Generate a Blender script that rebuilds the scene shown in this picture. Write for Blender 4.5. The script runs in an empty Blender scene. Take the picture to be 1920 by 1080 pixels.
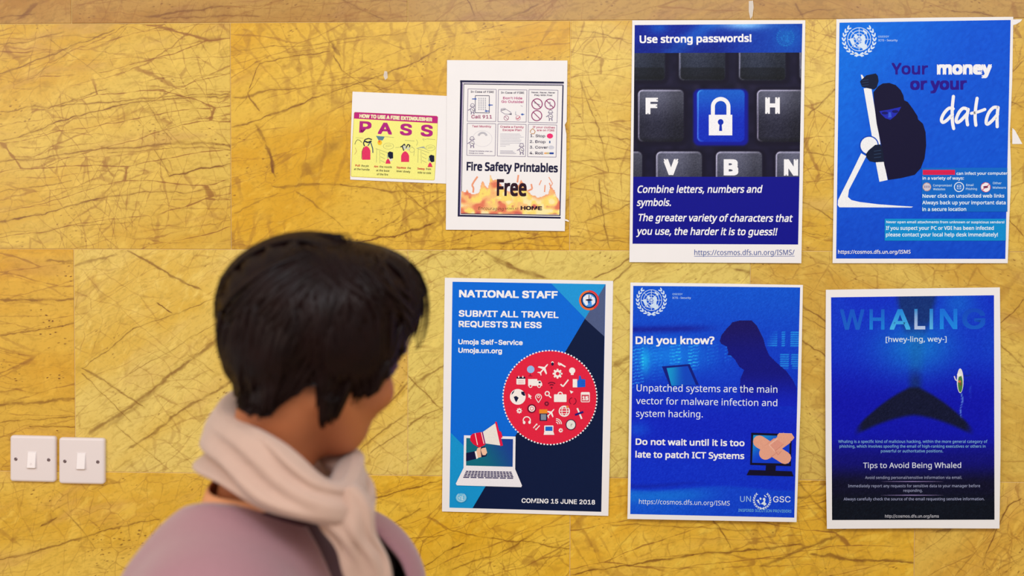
import bpy, math, random, os
import numpy as np
from mathutils import Vector, Matrix

SC = bpy.context.scene
COL = SC.collection
rng = np.random.default_rng(7)
random.seed(7)

# ------------------------------------------------------------------ camera
FPX = 2340.0
CAM = np.array([0.287, -2.191, 1.666])
YAW, PIT, ROL = -0.04687, -0.03285, 0.00268
fw = np.array([math.sin(YAW)*math.cos(PIT), math.cos(YAW)*math.cos(PIT), math.sin(PIT)])
r0 = np.array([math.cos(YAW), -math.sin(YAW), 0.0])
u0 = np.cross(r0, fw)
RT = r0*math.cos(ROL) + u0*math.sin(ROL)
UP = -r0*math.sin(ROL) + u0*math.cos(ROL)
cam_d = bpy.data.cameras.new('camera')
cam_d.sensor_width = 36.0
cam_d.lens = FPX/1920*36.0
cam = bpy.data.objects.new('camera', cam_d)
COL.objects.link(cam)
cam.matrix_world = Matrix(((RT[0], UP[0], -fw[0], CAM[0]), (RT[1], UP[1], -fw[1], CAM[1]), (RT[2], UP[2], -fw[2], CAM[2]), (0, 0, 0, 1)))
cam_d.clip_start = 0.05
cam_d.dof.use_dof = True
cam_d.dof.focus_distance = 2.21
cam_d.dof.aperture_fstop = 3.2
SC.camera = cam

# ------------------------------------------------------------------ world, lights, exposure
SC.view_settings.view_transform = 'Standard'
SC.view_settings.look = 'None'
SC.view_settings.exposure = -0.09
SC.view_settings.gamma = 1.0
SC.view_settings.use_curve_mapping = False
wd = bpy.data.worlds.new('world')
SC.world = wd
wd.use_nodes = True
wd.node_tree.nodes['Background'].inputs[0].default_value = (0.97, 0.93, 0.885, 1)
wd.node_tree.nodes['Background'].inputs[1].default_value = 0.53

def area(name, loc, target, sx, sy, power, col):
    d = bpy.data.lights.new(name, 'AREA')
    d.shape = 'RECTANGLE'; d.size = sx; d.size_y = sy; d.energy = power; d.color = col
    o = bpy.data.objects.new(name, d); COL.objects.link(o)
    o.location = loc
    o.rotation_euler = (Vector(target)-Vector(loc)).to_track_quat('-Z', 'Y').to_euler()
    return o
area('ceiling_light', (1.1, -2.8, 2.95), (0.4, 0.0, 1.0), 2.4, 0.8, 41, (1.0, 0.985, 0.97))
area('ceiling_light', (-1.3, -2.0, 2.9), (-0.2, -0.5, 1.2), 1.0, 0.7, 10, (1.0, 0.93, 0.86))
area('corridor_light', (-2.4, -3.4, 2.2), (-0.2, -0.8, 1.3), 1.3, 1.3, 29, (1.0, 0.80, 0.66))

area('hair_highlight_lamp', (-0.1, -2.3, 2.75), (-0.25, -1.0, 1.65), 0.45, 0.35, 9, (0.72, 0.85, 1.0))  # small cool lamp added to put bluish highlights on the hair

# ------------------------------------------------------------------ helpers
def ray(px, py):
    return fw + RT*((px-960.0)/FPX) + UP*((540.0-py)/FPX)
def W(px, py, off=0.0):
    """point seen at (px, py) of the photograph on the plane y = -off"""
    r = ray(px, py)
    t = (-off-CAM[1])/r[1]
    return CAM + r*t
def P(px, py, d):
    return CAM + ray(px, py)*d

def lin(c):
    c = np.asarray(c, float)/255.0
    return np.where(c <= 0.04045, c/12.92, ((c+0.055)/1.055)**2.4)
def hexa(c):
    l = lin(c); return (l[0], l[1], l[2], 1.0)

def tag(o, label=None, cat=None, group=None, kind=None):
    if label: o['label'] = label
    if cat: o['category'] = cat
    if group: o['group'] = group
    if kind: o['kind'] = kind
    return o
def empty(name, loc):
    o = bpy.data.objects.new(name, None); COL.objects.link(o)
    o.location = loc; o.empty_display_size = 0.05
    return o
def mesh_obj(name, verts, faces, mat, parent=None, origin=(0, 0, 0), smooth=False):
    me = bpy.data.meshes.new(name)
    v = np.asarray(verts, float) - np.asarray(origin, float)
    me.from_pydata(v.tolist(), [], [list(map(int, f)) for f in faces] if not isinstance(faces, np.ndarray) else faces.tolist())
    me.validate(); me.update()
    if smooth:
        me.polygons.foreach_set('use_smooth', [True]*len(me.polygons))
    if mat: me.materials.append(mat)
    o = bpy.data.objects.new(name, me); COL.objects.link(o)
    if parent is not None: o.parent = parent
    else: o.location = origin
    return o

def new_mat(name):
    m = bpy.data.materials.new(name); m.use_nodes = True
    return m, m.node_tree, m.node_tree.nodes['Principled BSDF']
def simple_mat(name, col, rough=0.6, noise=0.0, scale=60, bump=0.0, spec=0.4, metal=0.0, sheen=0.0, bscale=None):
    m, nt, b = new_mat(name)
    b.inputs['Roughness'].default_value = rough
    b.inputs['Specular IOR Level'].default_value = spec
    b.inputs['Metallic'].default_value = metal
    if sheen: b.inputs['Sheen Weight'].default_value = sheen
    c = hexa(col)
    tc = nt.nodes.new('ShaderNodeTexCoord')
    nz = nt.nodes.new('ShaderNodeTexNoise'); nz.inputs['Scale'].default_value = scale; nz.inputs['Detail'].default_value = 4
    nt.links.new(tc.outputs['Object'], nz.inputs['Vector'])
    mx = nt.nodes.new('ShaderNodeMix'); mx.data_type = 'RGBA'
    mx.inputs[6].default_value = tuple(x*(1-noise) for x in c[:3])+(1,)
    mx.inputs[7].default_value = tuple(min(1, x*(1+noise)) for x in c[:3])+(1,)
    nt.links.new(nz.outputs['Fac'], mx.inputs[0])
    nt.links.new(mx.outputs[2], b.inputs['Base Color'])
    if bump:
        n2 = nt.nodes.new('ShaderNodeTexNoise'); n2.inputs['Scale'].default_value = bscale or scale*3; n2.inputs['Detail'].default_value = 3
        nt.links.new(tc.outputs['Object'], n2.inputs['Vector'])
        bp = nt.nodes.new('ShaderNodeBump'); bp.inputs['Strength'].default_value = bump; bp.inputs['Distance'].default_value = 0.002
        nt.links.new(n2.outputs['Fac'], bp.inputs['Height']); nt.links.new(bp.outputs[0], b.inputs['Normal'])
    return m

# ------------------------------------------------------------------ marble
def N(nt, t, **kw):
    n = nt.nodes.new(t)
    for k, v in kw.items(): setattr(n, k, v)
    return n
def setv(nt, sock, v):
    if isinstance(v, bpy.types.NodeSocket): nt.links.new(v, sock)
    else: sock.default_value = v
def M(nt, op, a, b=0.0, c=None, clamp=False):
    n = N(nt, 'ShaderNodeMath', operation=op, use_clamp=clamp)
    setv(nt, n.inputs[0], a); setv(nt, n.inputs[1], b)
    if c is not None: setv(nt, n.inputs[2], c)
    return n.outputs[0]
def SM(nt, v, a, b, lo=0.0, hi=1.0):
    n = N(nt, 'ShaderNodeMapRange', interpolation_type='SMOOTHSTEP')
    setv(nt, n.inputs[0], v); n.inputs[1].default_value = a; n.inputs[2].default_value = b
    n.inputs[3].default_value = lo; n.inputs[4].default_value = hi
    return n.outputs[0]
def MIX(nt, f, a, b):
    n = N(nt, 'ShaderNodeMix', data_type='RGBA')
    setv(nt, n.inputs[0], f); setv(nt, n.inputs[6], a); setv(nt, n.inputs[7], b)
    return n.outputs[2]
def MAPV(nt, v, rot, sc, loc=(0, 0, 0)):
    """rotate by rot (about y, in the wall plane), then scale"""
    n = N(nt, 'ShaderNodeMapping', vector_type='POINT')
    n.inputs['Rotation'].default_value = (0, rot, 0)
    n2 = N(nt, 'ShaderNodeMapping', vector_type='POINT')
    nt.links.new(v, n.inputs[0]); nt.links.new(n.outputs[0], n2.inputs[0])
    n2.inputs['Scale'].default_value = sc; n2.inputs['Location'].default_value = loc
    return n2.outputs[0]

def marble(name, pale, rich, vein, ang, seed, long_d=1.0, hatch_d=1.0, speck=1.0, lines=(), origin=(0, 0), cloud=0.5, hang=None, hw=1.0):
    """veined yellow marble. ang: direction of the long veins (radians, + = rising to the right)"""
    pale = (pale[0]*.985, pale[1]*.985, pale[2]*.86); rich = (rich[0]*.985, rich[1]*.975, rich[2]*.85)
    m, nt, b = new_mat(name)
    b.inputs['Roughness'].default_value = 0.32
    b.inputs['Specular IOR Level'].default_value = 0.35
    tc = N(nt, 'ShaderNodeTexCoord')
    co = tc.outputs['Object']
    rs = random.Random(seed)
    off = (rs.uniform(-50, 50), rs.uniform(-50, 50), rs.uniform(-50, 50))
    sh = N(nt, 'ShaderNodeVectorMath', operation='ADD'); nt.links.new(co, sh.inputs[0]); sh.inputs[1].default_value = off
    c0 = sh.outputs[0]
    # warp
    wn = N(nt, 'ShaderNodeTexNoise'); wn.inputs['Scale'].default_value = 7; wn.inputs['Detail'].default_value = 3.5; nt.links.new(c0, wn.inputs['Vector'])
    ws = N(nt, 'ShaderNodeVectorMath', operation='SUBTRACT'); nt.links.new(wn.outputs['Color'], ws.inputs[0]); ws.inputs[1].default_value = (.5, .5, .5)
    wm = N(nt, 'ShaderNodeVectorMath', operation='SCALE'); nt.links.new(ws.outputs[0], wm.inputs[0]); wm.inputs['Scale'].default_value = 0.036
    wa = N(nt, 'ShaderNodeVectorMath', operation='ADD'); nt.links.new(c0, wa.inputs[0]); nt.links.new(wm.outputs[0], wa.inputs[1])
    cw = wa.outputs[0]
    # fine warp
    fn = N(nt, 'ShaderNodeTexNoise'); fn.inputs['Scale'].default_value = 60; fn.inputs['Detail'].default_value = 3; nt.links.new(c0, fn.inputs['Vector'])
    fs = N(nt, 'ShaderNodeVectorMath', operation='SUBTRACT'); nt.links.new(fn.outputs['Color'], fs.inputs[0]); fs.inputs[1].default_value = (.5, .5, .5)
    fm = N(nt, 'ShaderNodeVectorMath', operation='SCALE'); nt.links.new(fs.outputs[0], fm.inputs[0]); fm.inputs['Scale'].default_value = 0.007
    fa = N(nt, 'ShaderNodeVectorMath', operation='ADD'); nt.links.new(cw, fa.inputs[0]); nt.links.new(fm.outputs[0], fa.inputs[1])
    cf = fa.outputs[0]
    # big colour drift
    def noise(v, sc, det=3, w=None):
        n = N(nt, 'ShaderNodeTexNoise'); n.inputs['Scale'].default_value = sc; n.inputs['Detail'].default_value = det
        nt.links.new(v, n.inputs['Vector']); return n.outputs['Fac']
    big = noise(MAPV(nt, cw, ang, (2.0, 1, 6.5)), 1.0, 4)
    colr = MIX(nt, SM(nt, big, .38, .62), hexa(pale), hexa(rich))
    g = noise(cw, 26, 4)
    colr = MIX(nt, M(nt, 'MULTIPLY', SM(nt, g, .45, .75), .35), colr, hexa([min(255, x*1.06) for x in pale]))
    # greyish clouds streaked along the veins
    cl = noise(MAPV(nt, cf, ang, (5, 1, 22)), 1.0, 5)
    grey = hexa((pale[0]*.88, pale[1]*.80, pale[2]*1.02))
    colr = MIX(nt, M(nt, 'MULTIPLY', SM(nt, cl, .52, .74), cloud), colr, grey)
    fine = noise(MAPV(nt, cf, ang, (60, 1, 160)), 1.0, 3)
    colr = MIX(nt, M(nt, 'MULTIPLY', SM(nt, fine, .50, .70), .34), colr, hexa([x*.80 for x in rich]))
    gr = noise(cf, 170, 3)
    colr = MIX(nt, M(nt, 'MULTIPLY', SM(nt, gr, .5, .72), .28), colr, hexa([x*.84 for x in rich]))
    lt = noise(MAPV(nt, cf, ang+.4, (30, 1, 70)), 1.0, 4)
    colr = MIX(nt, M(nt, 'MULTIPLY', SM(nt, lt, .54, .7), .40), colr, hexa([min(255, x*1.09) for x in pale]))
    vc = hexa(vein)
    v2c = hexa([x*1.0 for x in (146, 90, 30)])
    def crack(v, rot, sc, width, mask_sc, m0, m1, amt):
        nonlocal colr
        width *= .85
        vo = N(nt, 'ShaderNodeTexVoronoi', feature='DISTANCE_TO_EDGE', voronoi_dimensions='2D')
        mp = MAPV(nt, v, rot, sc)
        # voronoi 2D uses xy: swap z into y
        sx = N(nt, 'ShaderNodeSeparateXYZ'); nt.links.new(mp, sx.inputs[0])
        cx = N(nt, 'ShaderNodeCombineXYZ'); nt.links.new(sx.outputs[0], cx.inputs[0]); nt.links.new(sx.outputs[2], cx.inputs[1])
        nt.links.new(cx.outputs[0], vo.inputs['Vector']); vo.inputs['Scale'].default_value = 1.0
        mk = noise(c0, mask_sc, 4)
        wv = noise(cf, 45, 3)
        th = M(nt, 'MULTIPLY', SM(nt, wv, .35, .7, .35, 1.9), width)
        l = M(nt, 'DIVIDE', vo.outputs['Distance'], th)
        l = SM(nt, l, 0.35, 1.5, 1.0, 0.0)
        l = M(nt, 'MULTIPLY', M(nt, 'MULTIPLY', l, SM(nt, mk, m0, m1)), amt)
        colr = MIX(nt, M(nt, 'MULTIPLY', l, 1.0), colr, v2c)
    if long_d > 0:
        crack(cw, ang, (3.0, 1, 19), 0.013, 6, .38, .52, .62*long_d)
        crack(cf, ang+.22, (2.4, 1, 13), 0.016, 4, .42, .60, .45*long_d)
        crack(cf, ang-.12, (4.5, 1, 40), 0.034, 8, .42, .60, .40*long_d)
    ha = ang+1.15 if hang is None else hang
    if hatch_d > 0:
        crack(cf, ha, (9, 1, 34), 0.030*hw, 5, .45, .60, .46*hatch_d/hw**.5)
        crack(cf, ha+.75, (10, 1, 42), 0.032*hw, 6, .46, .62, .42*hatch_d/hw**.5)
        crack(cf, ang+.5, (26, 1, 40), 0.035, 7, .45, .62, .34)
    # specks
    vo = N(nt, 'ShaderNodeTexVoronoi', feature='F1'); vo.inputs['Scale'].default_value = 120
    nt.links.new(MAPV(nt, cf, ang, (.6, 1, 1.3)), vo.inputs['Vector'])
    sp = M(nt, 'MULTIPLY', SM(nt, vo.outputs['Distance'], .10, .26, 1, 0), SM(nt, noise(c0, 13, 3), .52, .64))
    colr = MIX(nt, M(nt, 'MULTIPLY', sp, .6*speck), colr, vc)
    # individually traced veins of this tile
    if lines:
        sx = N(nt, 'ShaderNodeSeparateXYZ')
        # undo the seed offset so that the lines sit at their place on the tile
        un = N(nt, 'ShaderNodeVectorMath', operation='SUBTRACT'); nt.links.new(cf, un.inputs[0]); un.inputs[1].default_value = off
        nt.links.new(un.outputs[0], sx.inputs[0])
        X, Z = sx.outputs[0], sx.outputs[2]
        rag = noise(cf, 55, 4)
        thick = SM(nt, rag, .38, .68, .6, 1.5)
        fade = SM(nt, noise(c0, 30, 4), .34, .56, .45, 1.0)
        halo = hexa([x*.86 for x in rich])
        for (x0, y0, x1, y1, wpx, st) in lines:
            a = W(x0, y0); c = W(x1, y1)
            ax, az = a[0]-origin[0], a[2]-origin[1]; cx_, cz_ = c[0]-origin[0], c[2]-origin[1]
            L = math.hypot(cx_-ax, cz_-az); tx, tz = (cx_-ax)/L, (cz_-az)/L
            along = M(nt, 'MULTIPLY_ADD', X, tx, M(nt, 'MULTIPLY_ADD', Z, tz, -(ax*tx+az*tz)))
            perp = M(nt, 'ABSOLUTE', M(nt, 'MULTIPLY_ADD', X, -tz, M(nt, 'MULTIPLY_ADD', Z, tx, ax*tz-az*tx)))
            over = M(nt, 'MAXIMUM', M(nt, 'SUBTRACT', M(nt, 'ABSOLUTE', M(nt, 'SUBTRACT', along, L/2)), L/2), 0.0)
            dd = M(nt, 'ADD', perp, M(nt, 'MULTIPLY', over, .35))
            colr = MIX(nt, SM(nt, dd, 0.0, .002+wpx*.0011, 
                .44*st, 0.0), colr, halo)
            l = SM(nt, M(nt, 'DIVIDE', dd, thick), wpx*.00040*.2, wpx*.00040*1.5, min(1, st*1.15), 0.0)
            colr = MIX(nt, M(nt, 'MULTIPLY', l, fade), colr, vc)
    nt.links.new(colr, b.inputs['Base Color'])
    bp = N(nt, 'ShaderNodeBump'); bp.inputs['Strength'].default_value = 0.06; bp.inputs['Distance'].default_value = 0.002
    nt.links.new(noise(cf, 40, 3), bp.inputs['Height']); nt.links.new(bp.outputs[0], b.inputs['Normal'])
    return m

# ------------------------------------------------------------------ setting: marble wall of separate tiles, floor
ZO = CAM[2]-0.00583
WX0, WX1, WZ1 = -1.9, 2.5, 2.8
grout = simple_mat('grout', (226, 196, 134), .8, .06)
def box_vf(x0, x1, y0, y1, z0, z1):
    v = [(x0, y0, z0), (x1, y0, z0), (x1, y1, z0), (x0, y1, z0), (x0, y0, z1), (x1, y0, z1), (x1, y1, z1), (x0, y1, z1)]
    f = [(0, 3, 2, 1), (4, 5, 6, 7), (0, 1, 5, 4), (1, 2, 6, 5), (2, 3, 7, 6), (3, 0, 4, 7)]
    return v, f
v, f = box_vf(WX0, WX1, 0.0012, 0.12, 0.0, WZ1)
wall = mesh_obj('wall_back', v, f, grout)
tag(wall, kind='structure')

def tile(x0, x1, z0, z1, mat, dy=0.0):
    g = 0.0006; bv = 0.0007
    x0 += g; x1 -= g; z0 += g; z1 -= g
    yb = 0.0115; yf = dy
    o = ((x0+x1)/2, 0.0, (z0+z1)/2)
    v = []
    for (y, e) in ((yb, 0), (yf+bv, 0), (yf, bv)):
        v += [(x0+e, y, z0+e), (x1-e, y, z0+e), (x1-e, y, z1-e), (x0+e, y, z1-e)]
    f = [(0, 3, 2, 1)][0:0] + [(8, 9, 10, 11)]
    for k in (0, 4):
        for i in range(4):
            j = (i+1) % 4
            f.append((k+i, k+j, k+4+j, k+4+i))
    ob = mesh_obj('marble_tile', v, f, mat, parent=wall, origin=o)
    ob.location = o
    return ob

YB, YR, VN = (222, 180, 92), (214, 162, 44), (118, 66, 16)
generic = []
for i, (a, pl, ri) in enumerate([(.15, (222, 182, 90), (214, 160, 48)), (-.3, (226, 192, 108), (214, 166, 58)), (.5, (220, 176, 80), (212, 156, 40))]):
    generic.append(marble('yellow_marble', pl, ri, VN, a, 100+i, .8, .8))

# traced veins (photograph pixels on the wall), per tile key (row, left joint index)
T = {}
T[(1, -2)] = dict(pale=(226, 190, 96), rich=(216, 168, 54), ang=.17, seed=3, long_d=1.3, hatch_d=1.0, cloud=.6, lines=[
    (0, 139, 215, 52, 3, .6), (0, 84, 110, 62, 2.5, .5), (0, 206, 120, 200, 2, .6), (120, 197, 200, 168, 2, .6), (120, 200, 432, 172, 2.5, .6), (0, 262, 230, 196, 3, .75), (230, 196, 432, 176, 2.5, .65),
    (0, 304, 200, 281, 3.5, .6), (200, 281, 432, 268, 6, .55), (200, 290, 432, 276, 2, .6), (0, 360, 130, 342, 2, .5), (320, 334, 432, 303, 3, .75), (0, 416, 200, 375, 3.5, .75), (200, 375, 432, 350, 2.5, .55),
    (280, 195, 320, 265, 2, .5), (290, 285, 318, 332, 2, .5), (0, 436, 250, 420, 2, .4), (150, 75, 60, 148, 1.6, .4), (90, 75, 200, 150, 1.6, .4), (240, 50, 160, 125, 1.8, .4)])
T[(1, -1)] = dict(pale=(230, 186, 74), rich=(222, 168, 34), ang=.28, seed=11, long_d=.75, hatch_d=1.3, hw=3.0, cloud=.3, lines=[
    (434, 236, 560, 198, 4, .65), (560, 198, 700, 150, 3, .6), (700, 150, 838, 85, 3.5, .6), (434, 180, 650, 160, 3, .5), (650, 160, 838, 178, 2, .4), (487, 240, 497, 255, 9, .85), (503, 274, 516, 314, 9, .8), (465, 178, 484, 205, 4, .6),
    (466, 165, 486, 122, 1.8, .7), (486, 122, 548, 104, 1.8, .7), (548, 104, 615, 95, 1.8, .7), (622, 84, 634, 100, 9, .6), (624, 104, 640, 132, 2.5, .6), (515, 346, 640, 350, 5, .45), (640, 350, 838, 366, 4, .5), (650, 460, 815, 418, 3.5, .75), (434, 96, 760, 60, 2, .45),
    (580, 320, 626, 274, 24, .35), (484, 150, 436, 205, 1.6, .4), (640, 132, 690, 170, 1.6, .5), (748, 345, 818, 414, 2.5, .55), (560, 360, 640, 430, 3, .4), (440, 400, 520, 360, 3, .35), (700, 440, 750, 400, 3, .4), (740, 190, 700, 160, 4, .35), (838, 466, 1065, 440, 3.5, .6), (660, 440, 1060, 462, 2, .4)])
T[(1, 0)] = dict(pale=(234, 200, 108), rich=(222, 176, 62), ang=-.12, seed=21, long_d=.9, hatch_d=.9, cloud=.35, lines=[
    (1095, 155, 1140, 320, 2.6, .6), (1125, 340, 1145, 470, 3, .55), (1070, 255, 1184, 262, 1.8, .6), (1070, 300, 1184, 292, 1.8, .55), (1100, 420, 1184, 380, 3, .55), (1070, 445, 1184, 462, 2, .6), (1085, 60, 1184, 85, 3, .4),
    (1510, 215, 1568, 165, 2.6, .55), (1510, 165, 1566, 150, 2, .5), (1505, 280, 1566, 292, 2, .5), (1500, 370, 1562, 420, 3, .55), (1500, 440, 1562, 452, 2, .5)])
T[(1, 1)] = dict(pale=(228, 192, 98), rich=(216, 168, 58), ang=-.15, seed=23, long_d=.9, hatch_d=.9, cloud=.35, lines=[
    (1895, 130, 1920, 110, 3, .6), (1895, 190, 1920, 200, 2.4, .6), (1893, 350, 1920, 340, 2.4, .6), (1892, 410, 1920, 440, 2.4, .6)])
T[(2, -2)] = dict(pale=(226, 180, 74), rich=(220, 164, 42), ang=.04, seed=31, long_d=.9, hatch_d=.25, speck=1.6, cloud=.45, lines=[
    (0, 562, 140, 566, 6, .6), (0, 628, 140, 608, 3, .6), (0, 753, 140, 748, 7, .55), (0, 790, 140, 778, 3, .5), (60, 800, 142, 796, 2.5, .8), (92, 490, 135, 488, 6, .5)])
T[(2, -1)] = dict(pale=(234, 204, 124), rich=(226, 184, 78), ang=.60, seed=44, long_d=.5, hatch_d=.6, cloud=.25, hang=-.55, lines=[
    (170, 812, 430, 628, 9, .55), (150, 690, 250, 620, 2.2, .55), (250, 620, 400, 562, 2.2, .55), (245, 838, 445, 704, 6, .55), (200, 800, 300, 725, 12, .3), (150, 690, 262, 762, 4, .5), (150, 702, 240, 790, 2, .5), (245, 472, 372, 542, 6, .6), (295, 570, 320, 588, 4, .8), (142, 500, 215, 480, 5, .45),
    (240, 700, 430, 600, 2, .5), (215, 800, 300, 868, 2.5, .4), (350, 670, 400, 700, 2, .5), (720, 760, 763, 712, 4, .5), (700, 850, 763, 800, 4, .5), (640, 880, 763, 768, 3, .5)])
T[(2, 0)] = dict(pale=(230, 204, 122), rich=(216, 178, 84), ang=.55, seed=52, long_d=.55, hatch_d=.5, cloud=.35, hang=-.6, lines=[
    (915, 473, 960, 494, 5, .6), (940, 490, 1016, 524, 10, .6), (770, 505, 835, 472, 5, .6), (1118, 524, 1182, 485, 4, .6), (1140, 535, 1182, 500, 4, .55), (763, 740, 835, 680, 5, .5), (763, 800, 835, 760, 4, .5), (1150, 690, 1180, 670, 10, .4), (1150, 560, 1180, 590, 4, .5),
    (1380, 505, 1500, 530, 9, .6), (763, 700, 835, 770, 3, .5)])
T[(2, 1)] = dict(pale=(226, 192, 104), rich=(212, 166, 70), ang=-.45, seed=55, long_d=.6, hatch_d=.5, cloud=.4, lines=[
    (1500, 570, 1548, 602, 4, .6), (1500, 640, 1548, 675, 4, .6), (1500, 590, 1550, 620, 2.5, .5), (1880, 600, 1920, 560, 3, .6), (1880, 650, 1920, 690, 4, .5)])
T[(3, -2)] = dict(pale=(240, 200, 98), rich=(228, 180, 60), ang=.28, seed=61, long_d=.55, hatch_d=.5, speck=1.2, cloud=.5, lines=[  # bottom row: tile colours raised to make up for weaker light there
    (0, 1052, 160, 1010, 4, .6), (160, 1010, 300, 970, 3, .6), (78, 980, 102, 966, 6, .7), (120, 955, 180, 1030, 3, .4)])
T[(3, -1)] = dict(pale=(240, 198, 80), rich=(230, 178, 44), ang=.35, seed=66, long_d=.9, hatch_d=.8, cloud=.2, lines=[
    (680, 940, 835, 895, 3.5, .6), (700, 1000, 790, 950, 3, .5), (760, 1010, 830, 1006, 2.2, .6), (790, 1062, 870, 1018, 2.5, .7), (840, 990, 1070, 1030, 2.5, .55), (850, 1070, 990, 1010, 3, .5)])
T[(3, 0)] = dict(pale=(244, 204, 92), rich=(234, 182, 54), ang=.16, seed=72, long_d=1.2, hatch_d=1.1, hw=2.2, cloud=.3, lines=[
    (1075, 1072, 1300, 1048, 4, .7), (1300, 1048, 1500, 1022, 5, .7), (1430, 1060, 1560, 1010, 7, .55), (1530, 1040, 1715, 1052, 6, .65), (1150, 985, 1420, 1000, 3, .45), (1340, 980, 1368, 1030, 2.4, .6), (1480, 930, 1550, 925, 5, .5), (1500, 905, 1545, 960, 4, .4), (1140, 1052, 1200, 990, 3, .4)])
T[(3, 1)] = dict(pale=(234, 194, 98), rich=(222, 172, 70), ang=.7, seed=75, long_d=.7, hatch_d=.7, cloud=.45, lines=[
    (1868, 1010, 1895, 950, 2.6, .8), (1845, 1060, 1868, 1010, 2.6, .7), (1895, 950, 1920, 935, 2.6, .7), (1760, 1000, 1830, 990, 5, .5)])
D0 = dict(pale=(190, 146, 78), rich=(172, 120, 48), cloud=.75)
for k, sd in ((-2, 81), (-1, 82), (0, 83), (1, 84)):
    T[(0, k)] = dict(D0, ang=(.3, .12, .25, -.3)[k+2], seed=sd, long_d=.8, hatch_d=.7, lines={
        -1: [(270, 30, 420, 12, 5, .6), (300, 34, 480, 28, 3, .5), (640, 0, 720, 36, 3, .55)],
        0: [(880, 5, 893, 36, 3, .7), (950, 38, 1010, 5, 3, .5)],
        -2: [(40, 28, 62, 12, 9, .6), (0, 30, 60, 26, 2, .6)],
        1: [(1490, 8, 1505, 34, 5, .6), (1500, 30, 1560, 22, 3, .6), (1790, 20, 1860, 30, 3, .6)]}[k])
ROWOFF = {0: 0.0, 1: -0.315, 2: 0.0, 3: -0.312}
row_z = [(ZO+.4, ZO+.8), (ZO, ZO+.4), (ZO-.4, ZO), (ZO-.8, ZO-.4), (ZO-1.2, ZO-.8), (ZO-1.6, ZO-1.2), (0.0, ZO-1.6)]
for r, (z0, z1) in enumerate(row_z):
    z1 = min(z1, WZ1)
    xo = ROWOFF.get(r, 0.0 if r % 2 == 0 else -0.315)
    if r in (0, 2): joints = {k: 0.6*(k+0) for k in range(-4, 6)}
    else: joints = {k: xo+0.6*(k+1) for k in range(-5, 5)}
    ks = sorted(joints)
    for k in ks:
        # index: row 0/2 key k: tile starting at joint k ; row 1/3 same
        x0 = joints[k]; x1 = x0+0.6
        x0, x1 = max(x0, WX0), min(x1, WX1)
        if x1-x0 < 0.02: continue
        key = (r, k) if r in (0, 2) else (r, k)
        if r in (1, 3): key = (r, k)
        p = T.get(key)
        if p:
            d = dict(p); ln = d.pop('lines'); pl = d.pop('pale'); ri = d.pop('rich'); an = d.pop('ang'); sd = d.pop('seed')
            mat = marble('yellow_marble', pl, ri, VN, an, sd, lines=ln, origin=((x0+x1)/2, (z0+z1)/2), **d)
        else:
            mat = generic[(k*2+r) % 3]
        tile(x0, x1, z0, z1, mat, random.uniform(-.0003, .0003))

fl_m = simple_mat('floor_stone', (200, 180, 152), .35, .06, 4)
v, f = box_vf(WX0, WX1, -4.5, 0.12, -0.08, 0.0)
tag(mesh_obj('floor', v, f, fl_m), kind='structure')

# ------------------------------------------------------------------ printed sheets
FD = bpy.utils.system_resource('DATAFILES', path='fonts')
def load_font(fn):
    try: return bpy.data.fonts.load(os.path.join(FD, fn))
    except Exception: return None
FONTS = {'noto': load_font('NotoSansMath-Regular.woff2'), 'inter': load_font('Inter.woff2')}
_glyph = {}
def glyph_mesh(s, font, bold, res):
    key = (s, font, round(bold, 4), res)
    if key in _glyph: return _glyph[key]
    c = bpy.data.curves.new('t', 'FONT')
    if FONTS.get(font): c.font = FONTS[font]
    c.body = s; c.offset = bold; c.resolution_u = res; c.size = 1.0
    o = bpy.data.objects.new('t', c); COL.objects.link(o)
    bpy.context.view_layer.update()
    me = bpy.data.meshes.new_from_object(o.evaluated_get(bpy.context.evaluated_depsgraph_get()))
    v = np.array([x.co[:2] for x in me.vertices]) if len(me.vertices) else np.zeros((0, 2))
    f = [tuple(p.vertices) for p in me.polygons]
    bpy.data.objects.remove(o); bpy.data.meshes.remove(me); bpy.data.curves.remove(c)
    _glyph[key] = (v, f)
    return v, f
def cap_of(font, bold):
    v, _ = glyph_mesh('H', font, bold, 3)
    return v[:, 1].max()-v[:, 1].min()

ink_mat = None
def ink():
    """printer ink: its colour is the printed picture (corner attribute), the sheen is that of coated paper"""
    global ink_mat
    if ink_mat: return ink_mat
    m, nt, b = new_mat('printed_ink')
    at = nt.nodes.new('ShaderNodeAttribute'); at.attribute_name = 'ink'
    tc = nt.nodes.new('ShaderNodeTexCoord')
    nz = nt.nodes.new('ShaderNodeTexNoise'); nz.inputs['Scale'].default_value = 900; nz.inputs['Detail'].default_value = 1
    nt.links.new(tc.outputs['Object'], nz.inputs['Vector'])
    mr = nt.nodes.new('ShaderNodeMapRange'); mr.inputs[1].default_value = .3; mr.inputs[2].default_value = .7
    mr.inputs[3].default_value = .93; mr.inputs[4].default_value = 1.07
    nt.links.new(nz.outputs['Fac'], mr.inputs[0])
    mx = nt.nodes.new('ShaderNodeVectorMath'); mx.operation = 'SCALE'
    nt.links.new(at.outputs['Color'], mx.inputs[0]); nt.links.new(mr.outputs[0], mx.inputs['Scale'])
    nt.links.new(mx.outputs[0], b.inputs['Base Color'])
    b.inputs['Roughness'].default_value = 0.5
    b.inputs['Specular IOR Level'].default_value = 0.12
    ink_mat = m
    return m
paper_mat = simple_mat('paper', (241, 238, 238), .6, .02, 30, spec=.2)

def Z(x0, y0, s):
    """coordinates read in an enlargement of the photograph"""
    return lambda x, y: (x0+x/s, y0+y/s)
ID = lambda x, y: (x, y)

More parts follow.
